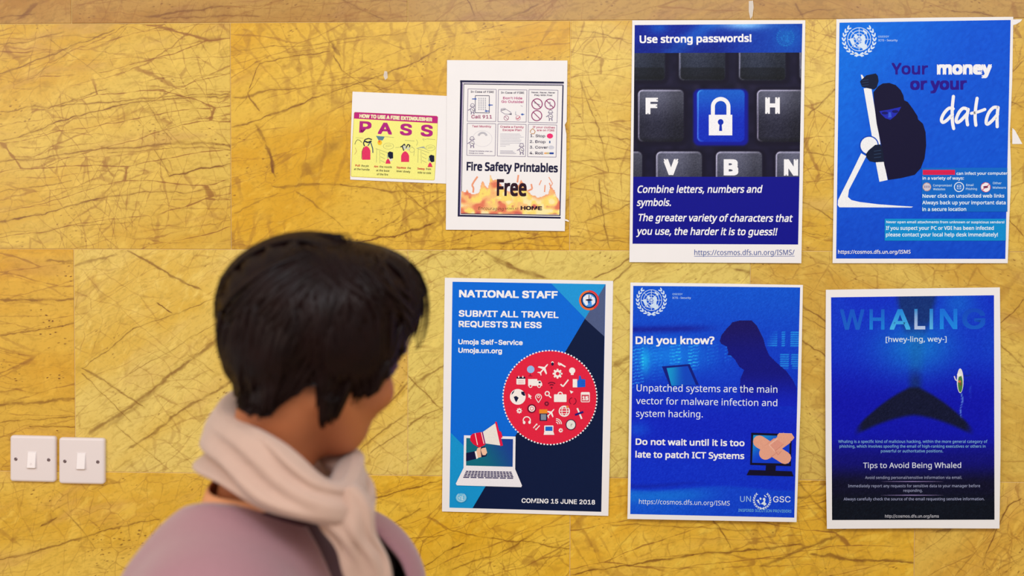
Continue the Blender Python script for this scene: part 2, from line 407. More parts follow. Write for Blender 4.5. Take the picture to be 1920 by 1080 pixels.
class Poster:
    def __init__(self, name, label, cat, outline, d_top, d_bot, group=None):
        self.ol = outline
        xs = [p[0] for p in outline]; ys = [p[1] for p in outline]
        self.y0, self.y1 = min(ys), max(ys)
        self.dt, self.db = d_top, d_bot
        o = W(sum(xs)/len(xs), self.y1, 0.0)
        self.o = np.array([o[0], 0.0, o[2]])
        self.root = empty(name, self.o)
        tag(self.root, label, cat, group)
        n = len(outline)
        th = 0.00015
        v = [self.pt(x, y, 0, -th) for x, y in outline]+[self.pt(x, y, 0, th) for x, y in outline]
        # outline is clockwise in the picture
        f = [tuple(range(n, 2*n))[::-1], tuple(range(n))]
        for i in range(n):
            j = (i+1) % n
            f.append((i, i+n, j+n, j))
        ob = mesh_obj('paper', v, f, paper_mat, parent=self.root, origin=self.o)
        self.lay = 5
    def pt(self, px, py, lay, extra=0.0):
        t = (py-self.y0)/(self.y1-self.y0)
        off = self.dt+(self.db-self.dt)*t+lay*0.00004+extra
        return W(px, py, off)

class Part:
    def __init__(self, po, name, label=None, layer=None):
        self.p, self.name, self.label = po, name, label
        if layer is None:
            po.lay += 1
        else: po.lay = layer
        self.v, self.f, self.c, self.m = [], [], [], []
        self.n = 0
    def up(self, n=1): self.p.lay += n; return self
    def add(self, pts, faces, cols):
        b = len(self.v)
        self.n += 1
        lay = self.p.lay+.11*(self.n % 8)
        self.v += [self.p.pt(x, y, lay) for x, y in pts]
        mx_, my_ = sum(q[0] for q in pts)/len(pts), sum(q[1] for q in pts)/len(pts)
        for f in faces:
            self.m.append((mx_, my_))
            self.f.append([b+i for i in f])
            self.c += [cols[i] for i in f] if isinstance(cols, list) else [cols]*len(f)
        return self
    def poly(self, pts, col, tr=ID):
        pts = [tr(*p) for p in pts]
        # orient so that the face looks at the room (clockwise in picture = counter in wall)
        a = sum(pts[i][0]*pts[(i+1) % len(pts)][1]-pts[(i+1) % len(pts)][0]*pts[i][1] for i in range(len(pts)))
        if a > 0: pts = pts[::-1]
        return self.add(pts, [tuple(range(len(pts)))], hexa(col))
    def ell(self, cx, cy, rx, ry, col, tr=ID, n=28, rot=0.0, a0=0, a1=360):
        pts = []
        full = abs(a1-a0) >= 360
        for i in range(n if full else n+1):
            a = math.radians(a0+(a1-a0)*i/n)
            x, y = rx*math.cos(a), ry*math.sin(a)
            pts.append((cx+x*math.cos(rot)-y*math.sin(rot), cy+x*math.sin(rot)+y*math.cos(rot)))
        return self.poly(pts, col, tr)
    def ring(self, cx, cy, r, w, col, tr=ID, n=36, ry=None, a0=0, a1=360, dash=0):
        ry = ry or r
        k = ry/r
        for i in range(n):
            if dash and i % 2: continue
            a, b = math.radians(a0+(a1-a0)*i/n), math.radians(a0+(a1-a0)*(i+1)/n)
            self.poly([(cx+(r-w/2)*math.cos(a), cy+(r-w/2)*k*math.sin(a)), (cx+(r+w/2)*math.cos(a), cy+(r+w/2)*k*math.sin(a)),
                       (cx+(r+w/2)*math.cos(b), cy+(r+w/2)*k*math.sin(b)), (cx+(r-w/2)*math.cos(b), cy+(r-w/2)*k*math.sin(b))], col, tr)
        return self
    def line(self, pts, w, col, tr=ID, cap=False):
        for (x0, y0), (x1, y1) in zip(pts[:-1], pts[1:]):
            L = math.hypot(x1-x0, y1-y0) or 1
            nx, ny = -(y1-y0)/L*w/2, (x1-x0)/L*w/2
            self.poly([(x0+nx, y0+ny), (x1+nx, y1+ny), (x1-nx, y1-ny), (x0-nx, y0-ny)], col, tr)
        if cap:
            for x, y in pts: self.ell(x, y, w/2, w/2, col, tr, 12)
        return self
    def rect(self, x0, y0, x1, y1, col, tr=ID):
        return self.poly([(x0, y0), (x1, y0), (x1, y1), (x0, y1)], col, tr)
    def rrect(self, x0, y0, x1, y1, r, col, tr=ID):
        pts = []
        for cx, cy, a in ((x1-r, y0+r, -90), (x1-r, y1-r, 0), (x0+r, y1-r, 90), (x0+r, y0+r, 180)):
            for k in range(5):
                t = math.radians(a+90*k/4); pts.append((cx+r*math.cos(t), cy+r*math.sin(t)))
        return self.poly(pts, col, tr)
    def text(self, s, x0, y0, x1, y1, cap, col, tr=ID, bold=0.0, it=0.0, font='noto', res=2, vgrad=None):
        v, f = glyph_mesh(s, font, 0.0, res)
        if not len(v): return self
        if bold:   # heavier weight: the same outline printed again a hair to each side
            for dx, dy in ((bold, bold), (-bold, bold), (bold, -bold), (-bold, -bold))+(((0, 0),) if bold > .03 else ()):
                self._text(v+np.array([dx, dy+bold]), f, v[:, 0].min()-bold, v[:, 0].max()+bold, s, x0, y0, x1, y1, cap, col, tr, bold, it, font)
            return self
        return self._text(v, f, v[:, 0].min(), v[:, 0].max(), s, x0, y0, x1, y1, cap, col, tr, bold, it, font)
    def _text(self, v, f, mn, mx, s, x0, y0, x1, y1, cap, col, tr, bold, it, font):
        a = tr(x0, y0); b = tr(x1, y1); c = tr(0, cap); c0 = tr(0, 0)
        capx = abs(c[1]-c0[1])
        sc = capx/(cap_of(font, 0.0)+2*bold)
        L = math.hypot(b[0]-a[0], b[1]-a[1])
        if it: L -= it*capx*.6
        ux, uy = (b[0]-a[0]), (b[1]-a[1]); n = math.hypot(ux, uy); ux, uy = ux/n, uy/n
        X = (v[:, 0]-mn)/(mx-mn)*L
        Y = v[:, 1]*sc
        X = X+it*Y
        px = a[0]+X*ux+Y*uy; py = a[1]+X*uy-Y*ux
        pts = list(zip(px, py))
        if isinstance(col, (list, tuple)) and isinstance(col[0], (list, tuple)):
            t = np.clip(Y/capx, 0, 1); A, B = lin(col[0]), lin(col[1])
            cc = [tuple(A*(1-q)+B*q)+(1.0,) for q in t]
            return self.add(pts, f, cc)
        return self.add(pts, f, hexa(col))
    def grid(self, quad, nx, ny, fn, mask=None):
        """printed picture: quad = TL,TR,BR,BL in pixels; fn(PX,PY,U,V)->sRGB array"""
        TL, TR, BR, BL = [np.array(q, float) for q in quad]
        U, V = np.meshgrid(np.linspace(0, 1, nx+1), np.linspace(0, 1, ny+1))
        G = (TL[None, None]*(1-U)[..., None]*(1-V)[..., None]+TR*U[..., None]*(1-V)[..., None]+BR*U[..., None]*V[..., None]+BL*(1-U)[..., None]*V[..., None])
        C = lin(np.clip(fn(G[..., 0], G[..., 1], U, V), 0, 255))
        C = np.concatenate([C, np.ones(C.shape[:2]+(1,))], -1).reshape(-1, 4)
        pts = G.reshape(-1, 2)
        idx = np.arange((nx+1)*(ny+1)).reshape(ny+1, nx+1)
        F = np.stack([idx[1:, :-1], idx[1:, 1:], idx[:-1, 1:], idx[:-1, :-1]], -1).reshape(-1, 4)
        if mask is not None:
            k = mask(G[..., 0], G[..., 1]).reshape(-1)
            F = F[k[F].all(1)]
        b = len(self.v)
        self.v += [self.p.pt(x, y, self.p.lay) for x, y in pts]
        self.f += (F+b).tolist()
        self.m += [(float(pts[q[0]][0]), float(pts[q[0]][1])) for q in F]
        self.c += [tuple(q) for q in C[F.reshape(-1)]]
        return self
    def split(self, centres, tr=ID):
        """link one object for each printed picture: every shape goes to the nearest centre"""
        cs = np.array([tr(*c) for c in centres]); m = np.array(self.m)
        w = ((m[:, None]-cs[None])**2).sum(-1).argmin(1)
        st = np.cumsum([0]+[len(f) for f in self.f])
        for g in range(len(cs)):
            ids = np.nonzero(w == g)[0]
            if not len(ids): continue
            q = Part.__new__(Part); q.p, q.name, q.label = self.p, self.name, None
            rm = {}; q.v, q.f, q.c = [], [], []
            for i in ids:
                nf = []
                for j in self.f[i]:
                    if j not in rm: rm[j] = len(q.v); q.v.append(self.v[j])
                    nf.append(rm[j])
                q.f.append(nf); q.c += self.c[st[i]:st[i+1]]
            q.done()
    def done(self):
        o = mesh_obj(self.name, self.v, self.f, None, parent=self.p.root, origin=self.p.o)
        me = o.data
        at = me.attributes.new('ink', 'FLOAT_COLOR', 'CORNER')
        assert len(at.data) == len(self.c), self.name
        at.data.foreach_set('color', np.asarray(self.c, np.float32).reshape(-1))
        me.materials.append(ink())
        if self.label: o['label'] = self.label
        return o

def emblem(po, name, cx, cy, r, col, tr=ID, solid=False, grid=True, label=None, rings=4):
    """olive-wreathed polar map; r = globe radius"""
    e = Part(po, name, label)
    w = r*.055
    if grid:
        for k in range(1, rings+1): e.ring(cx, cy, r*k/rings, w, col, tr, 32)
        for k in range(4):
            a = math.pi*k/4
            e.line([(cx-r*math.cos(a), cy-r*math.sin(a)), (cx+r*math.cos(a), cy+r*math.sin(a))], w*.8, col, tr)
    e.up()
    Q = lambda pts: [(cx+x*r, cy+y*r) for x, y in pts]
    for pts in ([(-.42, -.30), (-.32, -.48), (-.05, -.25), (-.2, -.05), (-.36, -.08)],
                [(-.98, 0.02), (-.55, -.12), (-.5, .18), (-.4, .32), (-.45, .46), (-.62, .5), (-.72, .28), (-.8, .1)],
                [(-.4, .45), (-.25, .62), (-.5, .7)],
                [(.08, -.18), (.3, -.42), (.5, -.3), (.56, 0), (.48, .2), (.5, .42), (.72, .55), (.6, .78), (.35, .92), (.2, .7), (-.2, .62), (.0, .4), (.22, .25), (.25, .05)],
                [(.3, -.85), (.42, -.82), (.72, -.55), (.66, -.45), (.4, -.6)]):
        e.poly(Q(pts), col, tr)
    for s in (-1, 1):
        n = 9
        for i in range(n):
            a = math.radians(92-s*0+0) + s*0
            t = i/(n-1)
            ang = math.radians(100+t*128) if s < 0 else math.radians(80-t*128)
            ang2 = ang
            R = 1.32*r
            bx, by = cx+R*math.cos(ang2), cy+R*math.sin(ang2)
            d = ang2-s*math.pi/2*1.0
            for q, (dr, da) in enumerate(((.09, .42), (-.08, -.42))):
                rr = R+dr*r
                ex, ey = cx+rr*math.cos(ang2), cy+rr*math.sin(ang2)
                e.ell(ex, ey, .19*r, .07*r, col, tr, 8, rot=d+s*da)
        # stem crossing below
        e.line([(cx-s*.28*r, cy+1.50*r), (cx+s*.1*r, cy+1.30*r), (cx+s*.55*r, cy+1.2*r)], w*1.3, col, tr)
    return e.done()

WH = (244, 244, 248)
nz = lambda shape, a: rng.normal(0, a, shape)[..., None]
def sstep(x, a, b):
    t = np.clip((x-a)/(b-a), 0, 1); return t*t*(3-2*t)
def lerp(a, b, t): return a*(1-t[..., None])+b*t[..., None]
A3 = lambda *c: np.array(c, float)
def smooth_noise(shape, k, amp):
    g = rng.normal(0, 1, (shape[0]//k+3, shape[1]//k+3))
    y = np.linspace(0, g.shape[0]-1.001, shape[0]); x = np.linspace(0, g.shape[1]-1.001, shape[1])
    yi, xi = y.astype(int), x.astype(int); fy, fx = (y-yi)[:, None], (x-xi)[None, :]
    fy = fy*fy*(3-2*fy); fx = fx*fx*(3-2*fx)
    a = g[np.ix_(yi, xi)]; b = g[np.ix_(yi, xi+1)]; c = g[np.ix_(yi+1, xi)]; d = g[np.ix_(yi+1, xi+1)]
    return amp*((a*(1-fx)+b*fx)*(1-fy)+(c*(1-fx)+d*fx)*fy)

# ---- password poster
Z2 = Z(1160, 20, 4.319); Z3 = Z(1160, 250, 4.154)
po = Poster('poster', 'blue poster headed "Use strong passwords!" with a padlock key on a keyboard', 'poster',
            [(1185.5, 38), (1300, 37.8), (1510, 38), (1507, 250), (1502.5, 493.5), (1340, 492.5), (1180, 491.5), (1183, 260)], .001, .004)
ql = lambda y: 1190+(1186-1190)*(y-47)/(457-47)
qr = lambda y: 1504.5+(1496.5-1504.5)*(y-44.5)/(458.5-44.5)
pb = Part(po, 'printed_header')
def hdr(X, Y, U, V):
    c = lerp(A3(8, 30, 150), A3(10, 60, 175), sstep(U+0*V, .3, .8))
    g = np.exp(-((X-1395)/45)**2-((Y-46)/9)**2); c = c+g[..., None]*A3(120, 140, 90)
    g = np.exp(-(((X-1235)/20)**2+((Y-52)/12)**2)); c = c+g[..., None]*A3(0, 45, 40)
    g = np.exp(-(((X-1310-(Y-60)*-1.2)/26)**2)); c = c+g[..., None]*A3(10, 50, 45)
    g = np.exp(-(((X-1478)/26)**2+((Y-70)/26)**2)); c = c+g[..., None]*A3(0, 30, 20)
    g = sstep(Y, 74, 90)*sstep(X, 1390, 1340); c = c*(1-.35*g)[..., None]+g[..., None]*A3(0, 10, 40)
    return c+nz(c.shape[:2], 4)
pb.grid([(1190, 47), (1504.5, 44.5), (1503.3, 99), (1189.5, 100)], 126, 22, hdr).done()
def keys(X, Y, U, V):
    shape = X.shape
    c = np.zeros(shape+(3,))+A3(20, 16, 44)
    c += smooth_noise(shape, 9, 5)[..., None]
    grain = rng.normal(0, 1, shape)
    diag = np.zeros(shape)
    def sdbox(x0, y0, x1, y1, r):
        cx, cy = (x0+x1)/2, (y0+y1)/2
        qx = np.abs(X-cx)-(x1-x0)/2+r; qy = np.abs(Y-cy)-(y1-y0)/2+r
        return np.hypot(np.maximum(qx, 0), np.maximum(qy, 0))+np.minimum(np.maximum(qx, qy), 0)-r
    def key(x0, y0, x1, y1, a, b, fade=0):
        nonlocal c
        h = sdbox(x0-3, y0-2, x1+5, y1+5, 11)
        c = lerp(c, np.zeros(shape+(3,))+A3(14, 8, 34), 1-sstep(h, -2, 6))
        d = sdbox(x0, y0, x1, y1, 9)
        t = np.clip((Y-y0)/(y1-y0), 0, 1); u = np.clip((X-x0)/(x1-x0), 0, 1)
        kc = lerp(np.zeros(shape+(3,))+a, np.zeros(shape+(3,))+b, sstep(t, .05, .75))
        kc = kc*(.82+.30*np.sin(np.clip(u*1.1+.1, 0, 1)*math.pi))[..., None]
        kc = kc+grain[..., None]*6
        rim = np.exp(-((d+1.7)/1.1)**2)*np.clip(sstep(X, x0+14, x0)+.75*sstep(Y, y0+16, y0)-.4*sstep(u, .8, 1), 0, 1)
        kc = kc+rim[..., None]*A3(120, 115, 130)
        low = sstep(t, .88, 1); kc = kc*(1-.35*low)[..., None]
        c = lerp(c, kc, 1-sstep(d, -1, 1))
    ka, kb = A3(86, 88, 108), A3(34, 34, 52)
    for x0, x1 in ((1150, 1247), (1273, 1360), (1385, 1473), (1499, 1580)):
        key(x0, 40, x1, 151, A3(70, 76, 98), A3(40, 46, 64))
        # darker front slope of the upper row
        m = (1-sstep(sdbox(x0+2, 127, x1-2, 148, 5), -1, 2)); c = c*(1-.40*m)[..., None]
    key(1196, 168, 1282, 266, ka, kb); key(1419, 168, 1508, 266, ka, kb)
    for x0, x1 in ((1120, 1204), (1230, 1316), (1342, 1429), (1454, 1540)): key(x0, 284, x1, 380, ka, A3(56, 58, 78))
    # blue key
    d = sdbox(1300, 167, 1403, 273, 11); c = lerp(c, np.zeros(shape+(3,))+A3(6, 14, 150), 1-sstep(d, -3, 3))
    d = sdbox(1307, 168, 1396, 266, 9); t = np.clip((Y-168)/98, 0, 1)
    kc = lerp(np.zeros(shape+(3,))+A3(16, 92, 205), np.zeros(shape+(3,))+A3(6, 42, 190), sstep(t, 0, .7))+grain[..., None]*4
    rim = np.exp(-((d+1.5)/1.2)**2)*sstep(X, 1322, 1307); kc += rim[..., None]*A3(70, 90, 60)
    c = lerp(c, kc, 1-sstep(d, -1, 1))
    return c
pb = Part(po, 'printed_keyboard_photo', 'printed photo of black keyboard keys around one blue key')
pb.grid([(1189.5, 99.5), (1503.3, 98.5), (1499, 332), (1187.2, 332)], 200, 148, keys).done()
pb = Part(po, 'printed_text_band').poly([(1187.2, 331.5), (1499, 331.5), (1496.5, 458.5), (1186, 457)], (6, 6, 140)).done()
Part(po, 'printed_heading').text('Use strong passwords!', 170, 263, 1076, 253, 62, WH, Z2, bold=.022).done()
emblem(po, 'printed_emblem', 1472.6, 70, 11.5, (20, 110, 205))
k = Part(po, 'printed_letter')
for s, x0, x1, yb, cp, zz in (('F', 218, 318, 838, 133, Z2), ('H', 1187, 1305, 835, 133, Z2), ('V', 350, 465, 325, 125, Z3), ('B', 818, 932, 328, 126, Z3), ('N', 1287, 1398, 330, 128, Z3)):
    k.text(s, x0, yb, x1, yb, cp, WH, zz, bold=.045, font='inter', res=3)
k.split([(1222, 199), (1448, 198), (1258, 314), (1371, 314), (1484, 314)])
k = Part(po, 'printed_padlock', 'white padlock symbol on the blue key')
k.rect(730, 843, 920, 1010, WH, Z2); k.ring(826, 778, 63, 32, WH, Z2, 20, a0=180, a1=360)
k.rect(747, 776, 779, 845, WH, Z2); k.rect(873, 776, 905, 845, WH, Z2); k.up(2)
k.ell(826, 902, 23, 24, (8, 45, 180), Z2); k.poly([(818, 910), (834, 910), (838, 974), (813, 974)], (8, 45, 180), Z2); k.done()
k = Part(po, 'printed_advice_text')
for s, x0, y0, x1, y1 in (('Combine letters, numbers and', 142, 464, 1117, 463), ('symbols.', 140, 566, 412, 566), ('The greater variety of characters that', 145, 684, 1355, 690), ('you use, the harder it is to guess!!', 138, 790, 1235, 795)):
    k.text(s, x0, y0, x1, y1, 57, WH, Z3, bold=.014, it=.18)
k.done()
k = Part(po, 'printed_web_address'); k.text('https://cosmos.dfs.un.org/ISMS/', 590, 948, 1370, 947, 40, (70, 90, 160), Z3)
k.line([(588, 957), (1370, 956)], 3, (90, 110, 180), Z3).done()

# ---- money or data poster
Z4 = Z(1540, 20, 4.321); Z5 = Z(1540, 250, 4.153); Z7 = Z(1600, 130, 4.906)
po = Poster('poster', 'blue poster reading "Your money or your data" with a hooded black figure', 'poster',
            [(1568.2, 36), (1740, 33), (1899.9, 31.6), (1898, 150), (1893.5, 250), (1896, 330), (1892, 420), (1889.5, 493.5), (1720, 493.5), (1561, 493.5), (1564.5, 270)], .001, .003)
def bgB(X, Y, U, V):
    c = lerp(A3(0, 112, 232), A3(2, 84, 218), sstep(U*.9+V*.9, 0, .9))
    c = lerp(c, np.zeros_like(c)+A3(6, 70, 205), sstep(V, .6, 1)*.8)
    return c+nz(c.shape[:2], 3)
Part(po, 'printed_background').grid([(1574, 42.5), (1895, 37.4), (1885, 485.5), (1567.7, 484.8)], 64, 90, bgB).done()
emblem(po, 'printed_emblem', 1610.9, 73.7, 21.7, (215, 232, 250))
k = Part(po, 'printed_office_name'); k.text('OSESGY', 460, 218, 548, 217, 15, (170, 205, 245), Z4, bold=.01, res=1); k.text('ICTS - Security', 462, 248, 618, 248, 16, (190, 215, 248), Z4, bold=.01, res=1).done()
NV = (38, 6, 140)
k = Part(po, 'printed_word')
k.text('Your', 568, 517, 865, 517, 94, NV, Z4, bold=.02); k.text('money', 937, 518, 1383, 517, 104, WH, Z4, bold=.04); k.text('or your', 720, 642, 1180, 640, 96, NV, Z4, bold=.03).split([(716, 480), (1160, 480), (950, 610)], Z4)
k = Part(po, 'printed_handwritten_word', 'hand-lettered white word "data"')
def stroke(pts, w=26):
    # Catmull-Rom smoothing
    q = []
    P_ = [pts[0]]+list(pts)+[pts[-1]]
    for i in range(1, len(P_)-2):
        for t in (0, .33, .66):
            a, b, c, d = [np.array(z, float) for z in P_[i-1:i+3]]
            q.append(tuple(.5*((2*b)+(-a+c)*t+(2*a-5*b+4*c-d)*t*t+(-a+3*b-3*c+d)*t**3)))
    q.append(tuple(map(float, pts[-1])))
    k.line(q, w, WH, Z4, cap=True)
stroke([(1068, 795), (1035, 790), (995, 830), (973, 880), (985, 905), (1020, 885), (1062, 840)]); stroke([(1070, 695), (1060, 800), (1062, 900), (1072, 955)])
stroke([(1185, 800), (1150, 790), (1115, 825), (1093, 880), (1100, 905), (1130, 890), (1185, 830)]); stroke([(1190, 800), (1178, 870), (1185, 925)])
stroke([(1262, 710), (1250, 790), (1246, 870), (1252, 928)]); stroke([(1215, 832), (1270, 820), (1325, 800)], 24)
stroke([(1430, 785), (1395, 785), (1355, 830), (1335, 895), (1345, 920), (1380, 895), (1428, 840)]); stroke([(1432, 785), (1424, 860), (1425, 940)])
k.done()
k = Part(po, 'printed_lever', 'white angled bar and pivot')
IV = (240, 242, 246)
k.poly([(95, 175), (165, 165), (250, 690), (315, 1018), (240, 1035), (205, 850), (175, 640)], IV, Z7); k.poly([(68, 50), (82, 50), (100, 80), (78, 92)], IV, Z7)
k.poly([(310, 155), (350, 178), (262, 350), (215, 440), (207, 495), (235, 520), (300, 535), (440, 552), (600, 564), (715, 571), (700, 578), (140, 576), (128, 560), (130, 520), (152, 475), (230, 320)], IV, Z5)
k.up(2); k.ell(145, 700, 90, 90, (2, 70, 190), Z7, 32); k.up(2); k.ell(145, 700, 79, 79, IV, Z7, 32); k.done()
k = Part(po, 'printed_hooded_figure', 'printed figure in a black hood and gloves')
k.poly([(230, 155), (270, 130), (330, 125), (390, 145), (435, 190), (460, 240), (468, 285), (500, 300), (545, 360), (590, 430), (595, 460), (640, 500), (665, 580), (670, 700), (655, 820), (620, 910), (565, 970), (440, 1000), (320, 1018), (285, 880), (255, 690), (215, 500), (190, 300), (185, 210)], (12, 6, 48), Z7)
k.up(2); k.poly([(240, 385), (330, 370), (440, 345), (420, 385), (390, 425), (340, 465), (295, 450), (255, 412)], (28, 40, 180), Z7)
k.up(2); k.ell(290, 402, 30, 13, (14, 14, 100), Z7, 14); k.ell(385, 388, 30, 13, (14, 14, 100), Z7, 14); k.poly([(325, 395), (345, 395), (352, 440), (320, 445)], (50, 90, 215), Z7)
k.up(1); k.poly([(75, 95), (95, 78), (120, 55), (205, 38), (225, 60), (232, 110), (215, 165), (190, 185), (130, 172), (80, 160), (62, 112)], (10, 22, 54), Z7)
k.poly([(115, 780), (140, 745), (200, 695), (250, 690), (270, 740), (285, 850), (200, 855), (150, 845), (122, 812)], (8, 20, 50), Z7)
k.up(1)
for y in (95, 118, 142): k.line([(80, y+8), (140, y)], 5, (40, 60, 96), Z7)
for y in (745, 775, 805): k.line([(190, y+8), (255, y)], 5, (44, 66, 100), Z7)
k.done()
k = Part(po, 'printed_text_panel', 'lighter blue panel of text'); k.rect(782, 268, 1449, 610, (4, 104, 204), Z5); k.rect(493, 665, 1437, 836, (0, 142, 214), Z5); k.up(2); k.rect(790, 285, 1041, 323, (226, 24, 74), Z5).done()
k = Part(po, 'printed_body_text')
k.text('Ransomware', 800, 316, 1030, 316, 22, (200, 30, 90), Z5, bold=.015)
for s, x0, y0, x1, y1, cp in (('can infect your computer', 1052, 324, 1450, 322, 23), ('in a variety of ways:', 788, 361, 1110, 361, 24), ('Never click on unsolicited web links', 788, 502, 1425, 500, 28), ('Always back up your important data', 786, 553, 1436, 553, 28), ('in a secure location', 786, 605, 1128, 604, 28),
      ('Never open email attachments from unknown or suspicious senders!', 505, 700, 1425, 701, 19), ('If you suspect your PC or VDI has been infected', 503, 752, 1343, 752, 29), ('please contact your local help desk immediately!', 503, 803, 1375, 803, 29)):
    k.text(s, x0, y0, x1, y1, cp, (225, 240, 252), Z5, bold=.014, res=1)
for s, x0, y0, x1 in (('Compromised', 870, 414, 1015), ('Websites', 870, 443, 965), ('Email', 1128, 411, 1185), ('Phishing', 1125, 441, 1212), ('Other', 1335, 396, 1403), ('Malware', 1335, 431, 1438)):
    k.text(s, x0, y0, x1, y0, 17, (190, 222, 248), Z5, bold=.01, res=1)
k.done()
k = Part(po, 'printed_icon')
k.ell(822, 417, 32, 32, (205, 200, 215), Z5, 20); k.ring(822, 417, 31, 5, (200, 150, 130), Z5, 20); k.ring(1072, 418, 36, 7, (220, 235, 250), Z5, 24)
k.ell(1280, 420, 36, 36, (240, 236, 244), Z5, 20); k.ring(1280, 420, 36, 6, (210, 60, 90), Z5, 24); k.up(1)
for x in (806, 822, 838): k.rect(x-5, 407, x+5, 425, (150, 140, 170), Z5)
k.ring(1072, 418, 20, 5, (220, 235, 250), Z5, 4, a0=45, a1=405); k.line([(1056, 408), (1072, 420), (1088, 408)], 4, (220, 235, 250), Z5)
k.line([(1254, 440), (1308, 398)], 6, (210, 40, 80), Z5); k.ell(1280, 418, 20, 9, (120, 50, 90), Z5, 12); k.split([(822, 417), (1072, 418), (1280, 420)], Z5)
Part(po, 'printed_web_address').text('https://cosmos.dfs.un.org/ISMS', 130, 938, 695, 937, 29, WH, Z5, bold=.008, res=1).done()

# ---- travel requests poster
ZA = Z(820, 510, 4.5); ZB = Z(820, 730, 4.32); ZC = Z(930, 650, 5.685); ZD = Z(840, 780, 6.353)
po = Poster('poster', 'blue and navy poster headed "NATIONAL STAFF" with a red circle of icons', 'poster',
            [(834, 520.7), (990, 523.5), (1149.6, 526.7), (1146, 740), (1140.6, 967.3), (985, 963), (828.8, 959), (831, 740)], .001, .003)
k = Part(po, 'printed_background')
cA = lambda *p: [ZA(*q) for q in p]
TLc, TRc, BRc, BLc = ZA(128, 82), ZA(1420, 103), ZB(1328, 992), ZB(98, 958)
k.poly([TLc, TRc, BRc, BLc], (0, 106, 222))
k.up(2); k.poly([ZA(1418, 110), ZA(1245, 395), ZB(285, 963), BRc, ZA(1410, 545)], (4, 22, 62))
k.up(2); k.poly([ZA(1418, 106), ZA(1245, 395), ZA(1410, 545)], (78, 92, 134)); k.poly([ZA(960, 96), ZA(1419, 103), ZA(1247, 392)], (28, 152, 222))
k.poly([ZB(110, 352), ZB(445, 692), ZB(285, 963), BLc], (16, 150, 214)); k.done()
k = Part(po, 'printed_heading_line')
k.text('NATIONAL STAFF', 183, 213, 1015, 224, 62, WH, ZA, bold=.03, font='inter'); k.text('SUBMIT ALL TRAVEL', 180, 376, 1022, 389, 54, WH, ZA, bold=.024, font='inter'); k.text('REQUESTS IN ESS', 180, 464, 880, 474, 52, WH, ZA, bold=.024, font='inter').split([(600, 185), (600, 355), (530, 445)], ZA)
k = Part(po, 'printed_service_text')
k.text('Umoja Self-Service', 177, 609, 720, 617, 42, WH, ZA, bold=.022, font='inter'); k.text('Umoja.un.org', 177, 681, 545, 687, 42, WH, ZA, bold=.022, font='inter').done()
Part(po, 'printed_date_text').text('COMING 15 JUNE 2018', 682, 919, 1277, 933, 37, WH, ZB, bold=.016, font='inter').done()
k = Part(po, 'printed_globe_badge', 'small round globe badge in orange and red')
k.ring(1280, 239, 76, 16, (236, 110, 40), ZA, 32); k.up(); k.ring(1280, 239, 78, 14, (226, 50, 60), ZA, 20, a0=-90, a1=60); k.ell(1280, 239, 67, 67, (18, 24, 72), ZA); k.up(); k.ell(1280, 239, 56, 56, (70, 150, 235), ZA)
k.up(); k.poly([(1230, 215), (1262, 190), (1300, 195), (1290, 225), (1265, 235), (1272, 275), (1255, 285), (1232, 250)], (236, 240, 248), ZA); k.poly([(1300, 200), (1328, 220), (1332, 260), (1305, 280), (1298, 240)], (236, 240, 248), ZA)
k.up(); k.ell(1280, 236, 30, 8, (20, 26, 70), ZA, 12); k.line([(1280, 195), (1280, 262)], 7, (20, 26, 70), ZA); k.done()
k = Part(po, 'printed_red_circle', 'red circle with dashed white rim'); RD = (228, 34, 66)
k.ell(575, 543, 496, 498, RD, ZC, 72); k.up(2); k.ring(575, 543, 501, 14, WH, ZC, 180, dash=1); k.done()
k = Part(po, 'printed_icon'); DK = (120, 10, 46); IW = (246, 240, 236); NB = (14, 22, 62)
def plane(cx, cy, s, rot):
    def q(x, y): 
        c, n = math.cos(rot), math.sin(rot); return (cx+s*(x*c-y*n), cy+s*(x*n+y*c))
    k.poly([q(*p) for p in ((-1, -.12), (.85, -.12), (1.1, 0), (.85, .12), (-1, .12))], IW, ZC)
    k.poly([q(*p) for p in ((.3, -.1), (-.25, -.95), (-.5, -.95), (-.15, 0), (-.5, .95), (-.25, .95), (.3, .1))], IW, ZC)
    k.poly([q(*p) for p in ((-.7, 0), (-1.1, -.42), (-1.25, -.42), (-1.05, 0), (-1.25, .42), (-1.1, .42))], IW, ZC)
def gear(cx, cy, r, hole, c=IW):
    for i in range(8):
        a = math.pi*i/4; k.line([(cx, cy), (cx+r*math.cos(a), cy+r*math.sin(a))], r*.36, c, ZC)
    k.ell(cx, cy, r*.76, r*.76, c, ZC, 20); k.up(); k.ell(cx, cy, hole, hole, RD, ZC, 14)
k.ell(370, 242, 40, 40, (150, 190, 240), ZC, 20); k.line([(365, 285), (365, 315)], 8, DK, ZC); k.line([(345, 312), (388, 312)], 6, DK, ZC)
plane(510, 235, 62, -.85); plane(585, 705, 50, -.85)
gear(656, 288, 52, 19); gear(248, 683, 30, 9); gear(690, 892, 24, 8)
k.ell(812, 255, 33, 33, IW, ZC, 18); k.rect(798, 280, 828, 302, IW, ZC)
k.ell(602, 170, 14, 14, IW, ZC, 12); k.ell(602, 185, 14, 18, NB, ZC, 12); k.line([(680, 180), (735, 212)], 16, IW, ZC, cap=True); k.ring(680, 180, 16, 10, IW, ZC, 10, a0=-10, a1=230)
k.rrect(218, 335, 312, 403, 8, IW, ZC); k.rect(220, 322, 312, 342, NB, ZC)
k.rect(342, 345, 440, 418, IW, ZC); k.poly([(440, 362), (475, 362), (492, 392), (492, 418), (440, 418)], IW, ZC)
k.up(); k.rect(455, 372, 476, 390, NB, ZC); k.rect(236, 312, 248, 332, IW, ZC); k.rect(280, 312, 292, 332, IW, ZC)
